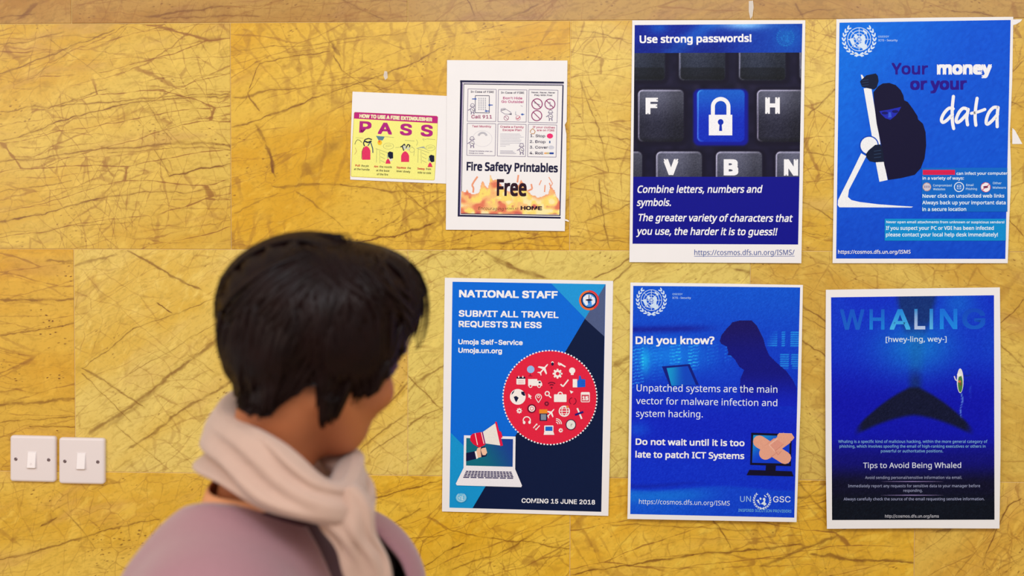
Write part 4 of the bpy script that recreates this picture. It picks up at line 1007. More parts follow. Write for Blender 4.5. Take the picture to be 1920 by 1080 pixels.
k = Part(po, 'printed_source_line'); k.text('Encouraging', 335, 742, 680, 752, 40, (90, 60, 30), ZM, it=.2, res=1); k.text('MOMS AT', 700, 740, 880, 742, 24, (80, 50, 40), ZM, font='inter', res=1); k.text('HOME', 908, 746, 1198, 750, 54, (50, 22, 40), ZM, bold=.04, font='inter').done()
k = Part(po, 'printed_card'); GR = (140, 130, 156); PU = (150, 50, 110); GB = (90, 84, 104)
boxes = [((122, 150), (492, 158), (485, 577), (112, 573)), ((520, 160), (892, 165), (882, 585), (512, 580)), ((918, 160), (1297, 168), (1285, 595), (910, 588)), ((112, 600), (485, 606), (475, 1025), (106, 1018)), ((512, 608), (882, 614), (872, 1035), (504, 1028)), ((910, 612), (1282, 622), (1272, 1042), (900, 1036))]
for b in boxes: k.line(list(b)+[b[0]], 6, GR, ZL)
for s, x0, y0, x1, y1, cp, c_ in (('In Case of FIRE', 158, 200, 460, 204, 26, GB), ('In Case of FIRE', 553, 212, 855, 214, 26, GB), ('Never, Never, Never', 952, 206, 1260, 210, 20, GB), ('Play With Fire!', 990, 242, 1222, 246, 22, GB), ('Call 911', 165, 536, 435, 538, 44, (160, 64, 110)), ("Don't Hide", 580, 286, 830, 288, 32, (196, 90, 140)), ('Go Outside!', 558, 332, 848, 336, 32, (196, 90, 140)),
      ('Test Monthly', 175, 652, 425, 656, 28, (196, 100, 130)), ('Create a Family', 543, 658, 850, 664, 28, (196, 100, 130)), ('Escape Plan', 575, 700, 820, 702, 28, (196, 100, 130)), ('If your clothes', 968, 662, 1256, 668, 26, (196, 100, 130)), ('are on FIRE', 1022, 702, 1252, 706, 26, (196, 100, 130)),
      ('1. Stop', 935, 780, 1130, 784, 36, GB), ('2. Drop', 928, 856, 1134, 860, 36, GB), ('3. Cover', 928, 930, 1165, 932, 36, GB), ('4. Roll', 926, 1004, 1104, 1008, 36, GB), ('Change the batteries when you', 132, 968, 440, 974, 16, GR), ('change your clocks', 132, 996, 325, 1000, 16, GR)):
    k.text(s, x0, y0, x1, y1, cp, c_, ZL, bold=.012, font='inter', res=1)
for i, (x1) in enumerate((800, 815, 850, 800, 820, 810, 850, 670, 615)): k.line([(542, 738+i*20), (x1, 740+i*20)], 5, (188, 186, 200), ZL)
for i in range(3): k.line([(540, 960+i*17), (710+i*20, 962+i*17)], 6, (170, 166, 184), ZL)
k.line([(218, 238), (400, 240), (400, 465), (215, 462), (218, 238)], 7, (70, 66, 96), ZL)
for r_ in range(7):
    for q in range(4): k.ell(265+q*28, 275+r_*24, 8, 8, (170, 170, 182), ZL, 8)
for x, y, s in ((225, 282, -1), (395, 362, 1), (350, 440, 1), (822, 484, 1)):
    w = 50 if x < 800 else 34
    k.line([(x, y), (x+s*w, y)], 11, (40, 86, 176), ZL); k.poly([(x-s*12, y), (x+s*14, y-16), (x+s*14, y+16)], (40, 86, 176), ZL)
for cx, cy, r_ in ((1024, 348, 68), (1192, 350, 66), (1020, 500, 66), (622, 531, 30)):
    k.ring(cx, cy, r_, r_*.17, PU, ZL, 26); k.line([(cx-r_*.66, cy-r_*.66), (cx+r_*.66, cy+r_*.66)], r_*.15, PU, ZL)
k.ring(776, 531, 30, 4, (190, 90, 130), ZL, 20); k.line([(755, 530), (772, 545), (800, 512)], 9, (200, 70, 100), ZL)
k.ell(1192, 766, 42, 34, (236, 50, 116), ZL, 8); k.rect(1182, 830, 1198, 860, (50, 90, 150), ZL); k.ell(1208, 915, 38, 24, (206, 206, 216), ZL, 16); k.rect(1118, 980, 1150, 1002, (240, 180, 120), ZL); k.rect(1150, 980, 1186, 1002, (200, 190, 140), ZL); k.rrect(1186, 980, 1242, 1004, 8, (46, 76, 160), ZL)
k.ring(310, 800, 125, 3, (214, 212, 222), ZL, 36, ry=104); k.ring(312, 770, 52, 26, (190, 188, 196), ZL, 14, ry=46, a0=190, a1=350)
k.line([(940, 725), (935, 700), (968, 668), (1000, 705), (985, 738), (945, 735)], 8, (196, 140, 80), ZL)
def imp(cx, cy, s):   # small outline drawing of a person in a helmet
    k.ring(cx, cy-s*.5, s*.24, s*.06, GR, ZL, 14); k.line([(cx-s*.32, cy-s*.42), (cx+s*.34, cy-s*.42)], s*.06, GR, ZL); k.ring(cx, cy+s*.05, s*.26, s*.07, GR, ZL, 10, ry=s*.3)
    k.line([(cx-s*.2, cy-s*.1), (cx-s*.55, cy+s*.1)], s*.09, GR, ZL); k.line([(cx-s*.12, cy+s*.3), (cx-s*.16, cy+s*.6)], s*.12, GR, ZL); k.line([(cx+s*.14, cy+s*.3), (cx+s*.2, cy+s*.6)], s*.12, GR, ZL); k.line([(cx-s*.1, cy), (cx+s*.2, cy+s*.15)], s*.06, GB, ZL)
imp(1200, 505, 105); imp(175, 855, 110); imp(822, 945, 110); imp(180, 420, 105)
k.line([(555, 412), (600, 405), (680, 455), (690, 485), (600, 478), (552, 445), (555, 412)], 6, GR, ZL); k.poly([(650, 478), (692, 470), (690, 492)], GB, ZL); k.line([(560, 430), (610, 420)], 8, GB, ZL); k.line([(745, 445), (742, 490), (762, 488)], 7, (180, 180, 190), ZL)
k.line([(810, 368), (835, 380)], 4, GR, ZL); k.line([(985, 330), (1060, 360)], 8, (120, 150, 140), ZL); k.line([(1190, 320), (1198, 380)], 14, (170, 150, 170), ZL)
k.split([(305, 365), (702, 375), (1103, 380), (295, 812), (693, 822), (1092, 830)], ZL)

# ---- torn paper scraps and tape
def flat_scrap(name, label, cat, pts, mat, off=0.0006, th=0.0004):
    c = W(sum(p[0] for p in pts)/len(pts), max(p[1] for p in pts)); c = np.array([c[0], 0, c[2]])
    n = len(pts)
    v = [W(x, y, off) for x, y in pts]+[W(x, y, off+th) for x, y in pts]
    f = [tuple(range(n, 2*n))[::-1], tuple(range(n))]+[(i, i+n, (i+1) % n+n, (i+1) % n) for i in range(n)]
    o = mesh_obj(name, v, f, mat, origin=c); tag(o, label, cat); return o
flat_scrap('paper_scrap', 'small torn white paper corner beside the top right of the money or data poster', 'paper', [(1899, 36.5), (1917, 36), (1913, 41), (1904, 46), (1899, 47)], paper_mat)
flat_scrap('paper_scrap', 'white triangular paper corner on the marble beside the word "data"', 'paper', [(1898, 240), (1903, 244), (1909, 255), (1917, 270), (1898, 270)], paper_mat)
tape, nt_, b_ = new_mat('clear_tape')
b_.inputs['Base Color'].default_value = (.95, .93, .88, 1); b_.inputs['Roughness'].default_value = .25; b_.inputs['Alpha'].default_value = .38
flat_scrap('sticky_tape', 'clear tape remnant above the password poster', 'tape', [(1404, 2), (1412, 1), (1413, 14), (1411, 30), (1407, 36), (1404, 22)], tape, .0005, .00008)
flat_scrap('sticky_tape', 'tiny clear tape flake above the yellow fire extinguisher sheet', 'tape', [(721, 133), (726, 134), (727, 146), (722, 150), (719, 142)], tape, .0005, .00008)
flat_scrap('sticky_tape', 'curled end of tape at the lower right corner of the fire safety sheet', 'tape', [(1058.5, 411), (1063, 411.5), (1067, 414), (1066, 416), (1062, 414.5), (1058.5, 413.5)], paper_mat, .0036, .0003)

# ---- light switches
plastic = simple_mat('white_plastic', (236, 224, 222), .28, .015, 20, spec=.5)
rocker_m = simple_mat('rocker_plastic', (240, 232, 232), .25, .01, 20, spec=.5)
screw_m = simple_mat('screw_steel', (150, 130, 132), .35, .08, 300, metal=.8)
dark_m = simple_mat('slot_shadow_steel', (70, 60, 62), .6)
def rounded_slab(w, h, r, layers, n=6):
    """layers: (inset, y) from the wall outwards; returns verts, faces with a closed front"""
    v = []; f = []
    cnt = 4*(n+1)
    for ins, y in layers:
        rr = max(r-ins, .0004)
        for cx, cz, a in ((w/2-r, h/2-r, 0), (-w/2+r, h/2-r, 90), (-w/2+r, -h/2+r, 180), (w/2-r, -h/2+r, 270)):
            for i in range(n+1):
                t = math.radians(a+90*i/n); v.append((cx+rr*math.cos(t), -y, cz+rr*math.sin(t)))
    for L in range(len(layers)-1):
        for i in range(cnt):
            j = (i+1) % cnt; f.append((L*cnt+i, (L+1)*cnt+i, (L+1)*cnt+j, L*cnt+j))
    f.append(tuple((len(layers)-1)*cnt+i for i in range(cnt))[::-1])
    return v, f
def rot_y(v, a):
    c, s = math.cos(a), math.sin(a); return [(x*c+z*s, y, -x*s+z*c) for x, y, z in v]
def switch(px, py, tilt, label, rk, rot):
    c = W(px, py); root = empty('light_switch', (c[0], 0.0, c[2])); tag(root, label, 'switch'); root.rotation_euler = (0, tilt, 0)
    v, f = rounded_slab(.0832, .0830, .0055, [(0, 0.0002), (0, .0055), (.0007, .0072), (.0022, .0086), (.004, .0092)])
    mesh_obj('switch_plate', v, f, plastic, parent=root, smooth=False)
    # rocker: a wedge proud of its recess frame
    v, f = rounded_slab(.0190, .0315, .0015, [(0, .0090), (0.0001, .0094), (.0008, .0096)])
    mesh_obj('rocker_frame', [(x+rk[0], y, z+rk[1]) for x, y, z in v], f, plastic, parent=root)
    v, f = rounded_slab(.0158, .0285, .0014, [(0, .0092), (0, .0115), (.0005, .0122), (.0010, .0124)])
    v = [(x+rk[0], y-(.0022*(-z/.0142) if y < -.01 else 0), z+rk[1]) for x, y, z in v]
    ro = mesh_obj('rocker', v, f, rocker_m, parent=root)
    if rot:
        # small raised bell mark
        pts = [(-.0018, -.0085), (-.0011, -.006), (0, -.0045), (.0011, -.006), (.0018, -.0085)]
        vv = []
        for x, z in pts:
            vv.append((x+rk[0], -.0124-.0022*(-z/.0142)-.0004, z+rk[1]))
        for x, z in pts: vv.append((x*.6+rk[0], -.0124-.0022*(-z/.0142)-.0004, (z+.007)*.6-.007+rk[1]))
        n5 = 5; ff = [(i, (i+1) % 5, (i+1) % 5+5, i+5) for i in range(5)]
        mesh_obj('bell_mark', vv, ff, plastic, parent=ro)
    for sx in (-1, 1):
        v, f = rounded_slab(.0062, .0062, .0031, [(0, .0088), (0, .0096), (.0006, .0100)])
        x0 = sx*.0300+rk[0]*.3
        so = mesh_obj('screw', [(x+x0, y, z-.0008) for x, y, z in v], f, screw_m, parent=root)
        bv, bf = box_vf(-.0026, .0026, -.01025, -.0098, -.0005, .0005)
        bv = rot_y(bv, .6 if sx < 0 else -.5)
        mesh_obj('screw_slot', [(x+x0, y, z-.0008) for x, y, z in bv], bf, dark_m, parent=so)
switch(64.8, 859, .012, 'left of the two white wall switches, with a bell mark on its rocker', (-.0006, -.0015), True)
switch(156.2, 863, .008, 'right of the two white wall switches, with a plain rocker', (.0002, .0003), False)

# ------------------------------------------------------------------ the woman walking past
S_D = 1.35                       # distance of her head from the camera along the view axis
V = lambda *a: np.array(a, float)
unit = lambda v: v/np.linalg.norm(v)

class Field:
    """signed distance on a grid, smooth unions, polygonised as one closed surface (surface nets)"""
    def __init__(self, lo, hi, h):
        self.lo = np.array(lo, float); self.h = h
        self.n = np.ceil((np.array(hi)-self.lo)/h).astype(int)+1
        self.d = np.full(self.n, 0.2, np.float32)
    def _sub(self, mn, mx, pad):
        a = np.maximum(np.floor((mn-pad-self.lo)/self.h).astype(int), 0)
        b = np.minimum(np.ceil((mx+pad-self.lo)/self.h).astype(int)+1, self.n)
        sl = tuple(slice(i, j) for i, j in zip(a, b))
        ax = [self.lo[i]+self.h*np.arange(a[i], b[i]) for i in range(3)]
        X, Y, Zz = np.meshgrid(*ax, indexing='ij')
        return sl, np.stack([X, Y, Zz], -1)
    def put(self, dist, mn, mx, k, sub=False):
        sl, Pp = self._sub(mn, mx, k*1.5+self.h*3)
        if 0 in Pp.shape: return
        nd = dist(Pp).astype(np.float32); o = self.d[sl]
        if sub:
            h = np.clip(.5-.5*(o+nd)/k, 0, 1); self.d[sl] = o*(1-h)+(-nd)*h+k*h*(1-h)
        else:
            h = np.clip(.5+.5*(o-nd)/k, 0, 1); self.d[sl] = o*(1-h)+nd*h-k*h*(1-h)
    def cap(self, a, b, ra, rb, k=.02, flat=None):
        a, b = np.array(a, float), np.array(b, float)
        def f(Pp):
            pa = Pp-a; ba = b-a; t = np.clip((pa@ba)/(ba@ba), 0, 1)
            return np.linalg.norm(pa-t[..., None]*ba, axis=-1)-(ra+(rb-ra)*t)
        r = max(ra, rb); self.put(f, np.minimum(a, b)-r, np.maximum(a, b)+r, k)
    def ell(self, c, axes, rad, k=.02, sub=False):
        c = np.array(c, float); R = np.array(axes, float); rad = np.array(rad, float)
        def f(Pp):
            q = (Pp-c)@R.T/rad; l = np.linalg.norm(q, axis=-1)
            g = np.linalg.norm(q/rad, axis=-1)+1e-9
            return l*(l-1)/g
        ext = np.abs(R.T*rad).sum(1) if False else np.full(3, rad.max())
        self.put(f, c-ext, c+ext, k, sub)
    def mesh(self):
        d = self.d; s = d < 0
        n = np.array(d.shape)
        cell = np.zeros(n-1, bool); cnt = np.zeros(n-1, np.int8)
        acc = np.zeros(tuple(n-1)+(3,), np.float32); m = np.zeros(n-1, np.float32)
        for i in (0, 1):
            for j in (0, 1):
                for k in (0, 1): cnt += s[i:n[0]-1+i, j:n[1]-1+j, k:n[2]-1+k]
        cell = (cnt > 0) & (cnt < 8)
        ci = np.argwhere(cell)
        pos = np.zeros((len(ci), 3)); num = np.zeros(len(ci))
        for ax in range(3):
            o = [a for a in range(3) if a != ax]
            for u in (0, 1):
                for w in (0, 1):
                    a = ci.copy(); a[:, o[0]] += u; a[:, o[1]] += w
                    b = a.copy(); b[:, ax] += 1
                    da = d[tuple(a.T)]; db = d[tuple(b.T)]
                    x = (da < 0) != (db < 0)
                    t = np.where(x, da/(da-db+1e-12), 0)
                    q = a.astype(float); q[:, ax] += t
                    pos += np.where(x[:, None], q, 0); num += x
        vert = self.lo+self.h*(pos/num[:, None])
        idx = np.full(tuple(n-1), -1, int); idx[tuple(ci.T)] = np.arange(len(ci))
        faces = []
        for ax in range(3):
            o = [(ax+1) % 3, (ax+2) % 3]
            sh = [slice(None)]*3; s2 = [slice(None)]*3; sh[ax] = slice(0, n[ax]-1); s2[ax] = slice(1, n[ax])
            ch = s[tuple(sh)] != s[tuple(s2)]
            e = np.argwhere(ch)
            e = e[(e[:, o[0]] > 0) & (e[:, o[1]] > 0) & (e[:, o[0]] < n[o[0]]-1) & (e[:, o[1]] < n[o[1]]-1)]
            q = []
            for u, w in ((0, 0), (1, 0), (1, 1), (0, 1)):
                c = e.copy(); c[:, o[0]] -= u; c[:, o[1]] -= w; q.append(idx[tuple(c.T)])
            q = np.stack(q, -1)
            flip = ~s[tuple(e.T)]
            q[flip] = q[flip][:, ::-1]
            faces.append(q)
        return vert, np.concatenate(faces)
def relax(v, f, it=2, lam=.5):
    """Laplacian smoothing with numpy"""
    e = np.concatenate([f[:, [0, 1]], f[:, [1, 2]], f[:, [2, 3]], f[:, [3, 0]]])
    for _ in range(it):
        s = np.zeros_like(v); c = np.zeros(len(v))
        np.add.at(s, e[:, 0], v[e[:, 1]]); np.add.at(s, e[:, 1], v[e[:, 0]]); np.add.at(c, e[:, 0], 1); np.add.at(c, e[:, 1], 1)
        v = v*(1-lam)+lam*s/c[:, None]
    return v

# head frame: she looks away to the right, at the posters, with the head bowed
HC = P(603, 634, S_D)
F_ = unit(V(.61, .71, -.35)); U_ = unit(V(0, 0, 1)-F_*F_[2]); R_ = np.cross(F_, U_)
def H(f, r, u): return HC+F_*f+R_*r+U_*u
HA = [F_, R_, U_]
# torso frame: walking to the right, chest turned a little towards the camera
TF = unit(V(.97, -.22, 0)); TR = np.cross(TF, V(0, 0, 1)); TU = V(0, 0, 1)
NB_ = P(505, 905, 1.37)          # base of the neck
TC = V(NB_[0]-.008, NB_[1], 0)
def T_(f, r, z): return V(TC[0], TC[1], 0)+TF*f+TR*r+TU*z
TA = [TF, TR, TU]
zs = NB_[2]-.088                 # shoulder height

def torso(F, g=0.0, k=.05):
    F.ell(T_(.0, 0, zs-.16), TA, (.095+g, .145+g, .20+g), k)
    F.ell(T_(-.030, 0, zs-.10), TA, (.070+g, .135+g, .14+g), k)
    F.ell(T_(.01, 0, zs-.36), TA, (.085+g, .125+g, .17+g), k)
    F.ell(T_(-.01, 0, zs-.56), TA, (.105+g, .155+g, .14+g), k)
    for s in (-1, 1):
        F.cap(T_(-.01, s*.05, zs+.005), SH[s]+TU*.008, .042+g, .047+g, k*.8)
        F.ell(T_(.075, s*.065, zs-.20), TA, (.055+g, .06+g, .06+g), .03)
SH = {1: T_(.012, .150, zs-.040), -1: T_(.035, -.150, zs-.052)}
EL = {1: T_(-.005, .195, zs-.31), -1: T_(.13, -.19, zs-.29)}
WR = {1: T_(.09, .18, zs-.53), -1: T_(.28, -.11, zs-.43)}
HIP = {s: T_(-.005, s*.085, zs-.58) for s in (-1, 1)}
KN = {1: T_(.10, .085, .48), -1: T_(-.02, -.085, .47)}
AN = {1: T_(.12, .09, .10), -1: T_(-.22, -.085, .15)}
def arms(F, g=0.0, k=.02, cut=1.0):
    for s in (-1, 1):
        F.cap(SH[s], EL[s], .046+g, .037+g, k); F.cap(EL[s], EL[s]+(WR[s]-EL[s])*cut, .036+g, .025+g, k)
def legs(F, g=0.0, k=.025):
    for s in (-1, 1):
        F.cap(HIP[s], KN[s], .082+g, .055+g, .04); F.cap(KN[s], AN[s], .052+g, .036+g, k)
        F.ell(KN[s]*.65+AN[s]*.35-TF*.012, TA, (.05+g, .045+g, .11+g), k)

bf = Field((TC[0]-.40, TC[1]-.36, -.01), (TC[0]+.42, TC[1]+.40, HC[2]+.13), .005)
torso(bf); arms(bf); legs(bf)
# neck and head
bf.cap(NB_+V(-.01, 0, -.03), H(-.030, 0, -.060), .050, .043, .025)
bf.ell(H(-.012, 0, .018), HA, (.094, .074, .088), .02)
bf.ell(H(.020, 0, -.045), HA, (.068, .058, .062), .03)
bf.ell(H(.052, 0, -.088), HA, (.026, .030, .022), .03)          # chin
for s in (-1, 1):
    bf.cap(H(-.005, s*.052, -.062), H(.050, s*.018, -.092), .018, .016, .02)   # jaw
    bf.ell(H(.056, s*.040, -.040), HA, (.024, .022, .020), .018)  # cheek
    bf.ell(H(.074, s*.028, .006), HA, (.012, .022, .009), .010)   # brow
    bf.ell(H(.086, s*.031, -.010), HA, (.012, .015, .009), .006, sub=True)   # eye socket
    bf.ell(H(-.006, s*.074, -.020), [unit(F_+R_*s*.5), unit(R_*s-F_*.5), U_], (.018, .008, .030), .006)  # ear
bf.cap(H(.080, 0, -.006), H(.100, 0, -.036), .007, .010, .010)   # nose
for s in (-1, 1): bf.ell(H(.094, s*.010, -.040), HA, (.009, .008, .007), .006)
bf.ell(H(.083, 0, -.062), HA, (.009, .022, .006), .005); bf.ell(H(.081, 0, -.072), HA, (.009, .019, .006), .005)
# hands and feet
def hand(F, s):
    w = WR[s]; d = unit(w-EL[s]+V(0, 0, -.10)); side = unit(np.cross(d, TR)); side = side if side@TF > 0 else -side
    pn = np.cross(d, side)*s                                       # palm faces the thigh
    if pn@TR*s > 0: pn = -pn
    F.cap(w, w+d*.03, .024, .022, .015)
    F.ell(w+d*.058, [d, side, pn], (.048, .038, .014), .012)
    for i, (o, L) in enumerate(((.030, .068), (.010, .076), (-.010, .070), (-.029, .055))):
        a = w+d*.090+side*o; b = a+unit(d+side*o*1.5+pn*.25)*L*.45; c = b+unit(d+pn*.75)*L*.32; e = c+unit(d*.7+pn)*L*.25
        F.cap(a-d*.02, b, .0095, .0088, .003); F.cap(b, c, .0088, .0082, .003); F.cap(c, e, .0082, .0072, .003)
    a = w+d*.030+side*.030; b = a+unit(d*.7+side*.8+pn*.3)*.036; c = b+unit(d+side*.25+pn*.45)*.030
    F.cap(a, b, .0125, .0105, .008); F.cap(b, c, .0102, .0085, .004)
for s in (-1, 1):
    hand(bf, s)
    fd = TF if s > 0 else unit(TF+V(0, 0, -.5))
    bf.cap(AN[s]+V(0, 0, -.02), AN[s]+fd*.03+V(0, 0, -.06), .034, .028, .02)
bv_, bfc = bf.mesh(); bv_ = relax(bv_, bfc, 2, .4)
skin = simple_mat('skin', (178, 106, 66), .5, .05, 18, bump=.1)
skin.node_tree.nodes['Principled BSDF'].inputs['Subsurface Weight'].default_value = .12
skin.node_tree.nodes['Principled BSDF'].inputs['Subsurface Radius'].default_value = (.012, .005, .003)
skin.node_tree.nodes['Principled BSDF'].inputs['Subsurface Scale'].default_value = 1.0
RO = V(TC[0], TC[1], 0)
woman = empty('person', RO)
tag(woman, 'person with short dark hair, beige scarf and mauve jacket, seen from behind', 'person')
def pobj(name, v, f, mat, parent=woman, label=None, smooth=True):
    o = mesh_obj(name, v, f, mat, parent=parent, origin=RO if parent is not None else (0, 0, 0), smooth=smooth)
    if label: o['label'] = label
    return o
body = pobj('body', bv_, bfc, skin)

def sphere(c, r, nu=16, nv=10, sq=(1, 1, 1), axes=None):
    v = []; f = []
    for j in range(nv+1):
        t = math.pi*j/nv
        for i in range(nu):
            p = 2*math.pi*i/nu
            q = V(math.sin(t)*math.cos(p), math.sin(t)*math.sin(p), math.cos(t))*r*np.array(sq)
            v.append(c+(q if axes is None else q[0]*axes[0]+q[1]*axes[1]+q[2]*axes[2]))
    for j in range(nv):
        for i in range(nu): f.append((j*nu+i, (j+1)*nu+i, (j+1)*nu+(i+1) % nu, j*nu+(i+1) % nu))
    return v, f
eyew = simple_mat('eye_white', (225, 220, 214), .2); irism = simple_mat('iris', (40, 24, 16), .15); lipm = simple_mat('lips', (170, 84, 76), .4)
for s in (-1, 1):
    v, f = sphere(H(.0715, s*.031, -.011), .0108); eb = pobj('eye', v, f, eyew)
    v, f = sphere(H(.0782, s*.031, -.0125), .0058, 12, 6, (.9, 1, 1), HA); pobj('iris', v, f, irism, parent=woman)
    v = []; f = []
    for i in range(7):
        t = i/6; c = H(.0865-.016*(t-.2)**2*4, s*(.014+.034*t), .011+.006*math.sin(t*2.4)-.004*t); w_ = .003*math.sin(math.pi*min(1, t*.9+.15))
        v += [c+U_*w_, c-U_*w_, c+F_*.002]
    for i in range(6):
        a = i*3; f += [(a, a+3, a+5, a+2), (a+2, a+5, a+4, a+1), (a+1, a+4, a+3, a)]
    pobj('eyebrow', v, f, irism)
v, f = sphere(H(.0865, 0, -.0625), 1, 14, 8, (.0065, .021, .0042), HA); v2, f2 = sphere(H(.0845, 0, -.0715), 1, 14, 8, (.0065, .018, .0048), HA)
pobj('lips', v+v2, f+[tuple(i+len(v) for i in q) for q in f2], lipm)

# ---- garments
def cutmesh(v, f, keep):
    k = keep(v); ff = f[k[f].all(1)]
    u = np.unique(ff); r = np.full(len(v), -1); r[u] = np.arange(len(u))
    v, f = v[u].copy(), r[ff]
    # even out the cut so that hems run clean
    e = np.concatenate([f[:, [0, 1]], f[:, [1, 2]], f[:, [2, 3]], f[:, [3, 0]]]); e.sort(1)
    ue, cn = np.unique(e, axis=0, return_counts=True); be = ue[cn == 1]
    for _ in range(14):
        s = np.zeros_like(v); c = np.zeros(len(v))
        np.add.at(s, be[:, 0], v[be[:, 1]]); np.add.at(s, be[:, 1], v[be[:, 0]]); np.add.at(c, be[:, 0], 1); np.add.at(c, be[:, 1], 1)
        m = c > 0; v[m] = v[m]*.5+.5*s[m]/c[m][:, None]
    return v, f
def solid(o, t, off=1.0, mo=0):
    m = o.modifiers.new('thickness', 'SOLIDIFY'); m.thickness = t; m.offset = off; m.material_offset = mo
    return o
def garment(name, build, lo, hi, h, keep, mat, thick, label=None, it=3, extra=None):
    F = Field(lo, hi, h); build(F); v, f = F.mesh(); v = relax(v, f, it)
    if extra: v = extra(v)
    v, f = cutmesh(v, f, keep)
    o = pobj(name, v, f, mat, label=label); solid(o, thick); return o
glo = (TC[0]-.38, TC[1]-.34, .55); ghi = (TC[0]+.36, TC[1]+.36, zs+.17)
NK = NB_
plum = simple_mat('plum_knit', (66, 22, 40), .85, .1, 200, bump=.3, sheen=.2)
peach = simple_mat('lit_skin_peach', (232, 160, 112), .8, .04, 150, bump=.1)  # added layer; its peach stands for warm light on the skin below the neck
garment('lit_skin_layer', lambda F: (torso(F, .006), F.cap(NB_+V(-.01, 0, -.03), H(-.03, 0, -.06), .060, .056, .03)), glo, ghi, .007,
        lambda v: (v[:, 2] < NK[2]-.004-.10*((v-NK)@TF)) & (v[:, 2] > zs-.60) & ((v-NK)@TF < .05), peach, .002, 'peach layer coloured as skin in warm light')
garment('waistcoat', lambda F: (torso(F, .011), F.cap(NB_+V(-.01, 0, -.03), H(-.03, 0, -.06), .064, .056, .03)), glo, ghi, .007,
        lambda v: (v[:, 2] < NK[2]-.010-.10*((v-NK)@TF)) & (v[:, 2] > zs-.66) & ((v-NK)@TF > .012), plum, .002, 'dark plum waistcoat')
trm = simple_mat('trouser_cloth', (38, 34, 44), .85, .08, 120, bump=.2)
garment('trousers', lambda F: (legs(F, .014), F.ell(T_(-.005, 0, zs-.58), TA, (.115, .165, .13), .04)), (TC[0]-.40, TC[1]-.34, .08), (TC[0]+.36, TC[1]+.36, zs-.35), .008,
        lambda v: (v[:, 2] < zs-.46) & (v[:, 2] > .135), trm, .003, 'dark trousers')
shm = simple_mat('shoe_leather', (30, 22, 22), .35, .05, 60)
for s in (-1, 1):
    base = AN[s].copy(); base[2] = 0
    F = Field(base+V(-.2, -.2, -.01), base+V(.3, .2, .16), .005)
    up_ = .0 if s > 0 else .045
    fd = TF
    F.cap(base+V(0, 0, .045+up_)-fd*.03, base+fd*.05+V(0, 0, .045+up_*.5), .036, .036, .03); F.cap(base+fd*.05+V(0, 0, .038+up_*.4), base+fd*.16+V(0, 0, .026), .036, .024, .03)
    F.cap(base+V(0, 0, .05+up_)-fd*.01, base+V(0, 0, .10+up_)-fd*.005, .038, .040, .02)
    F.d = np.maximum(F.d, (F.lo[2]+F.h*np.arange(F.n[2]))[None, None]*-1+.006)
    v, f = F.mesh(); pobj('shoe', relax(v, f, 2), f, shm)

mauve = simple_mat('mauve_wool', (160, 113, 120), .8, .05, 150, bump=.25, sheen=.35, bscale=900)
def jbuild(F):
    torso(F, .022, .06); arms(F, .020, .04, .93)
    F.ell(T_(-.02, 0, zs-.62), TA, (.135, .185, .16), .06)
    # shawl-like fall of cloth over the near shoulder and the back
    F.ell(T_(-.040, .03, zs-.05), TA, (.075, .14, .080), .05)
    F.ell(T_(.02, .13, zs-.045), TA, (.068, .06, .07), .05)
    F.ell(T_(.060, -.125, zs-.060), TA, (.080, .050, .062), .04)
    F.ell(T_(.100, -.02, zs-.16), TA, (.075, .13, .12), .04)
NKJ = NB_+V(-.018, 0, .0)
def jkeep(v):
    q = v-NKJ
    a, b, c = q@TF, q@TR, q[:, 2]
    # collar opening: tilted ring around the neck; front open in a V that widens upwards
    hole = ((a+.004)/.072)**2+((b+.018)/.084)**2 < 1
    hole &= c > -.12
    vee = (a > .02) & (a < .21) & (np.abs(b+.050) < .026+np.clip((c+.42)*.10, 0, .040))
    return ~(hole | vee)
def jfold(v):
    q = v-NKJ; a, b, c = q@TF, q@TR, q[:, 2]
    d = .004*np.sin(c*38+a*22+np.sin(b*30)*1.3)*sstep(-c, .03, .16)+.003*np.sin(a*60+c*25+b*20)*sstep(-c, .0, .1)
    n = np.stack([q[:, 0], q[:, 1], 0*c], -1); n /= np.linalg.norm(n, axis=1)[:, None]+1e-6
    return v+n*d[:, None]
jacket = garment('jacket', jbuild, glo, ghi, .007, jkeep, mauve, .005, None, 4, jfold)
lining = simple_mat('dark_lining', (70, 30, 42), .7, .05, 80)
jacket.data.materials.append(lining); jacket.modifiers[0].material_offset = 1

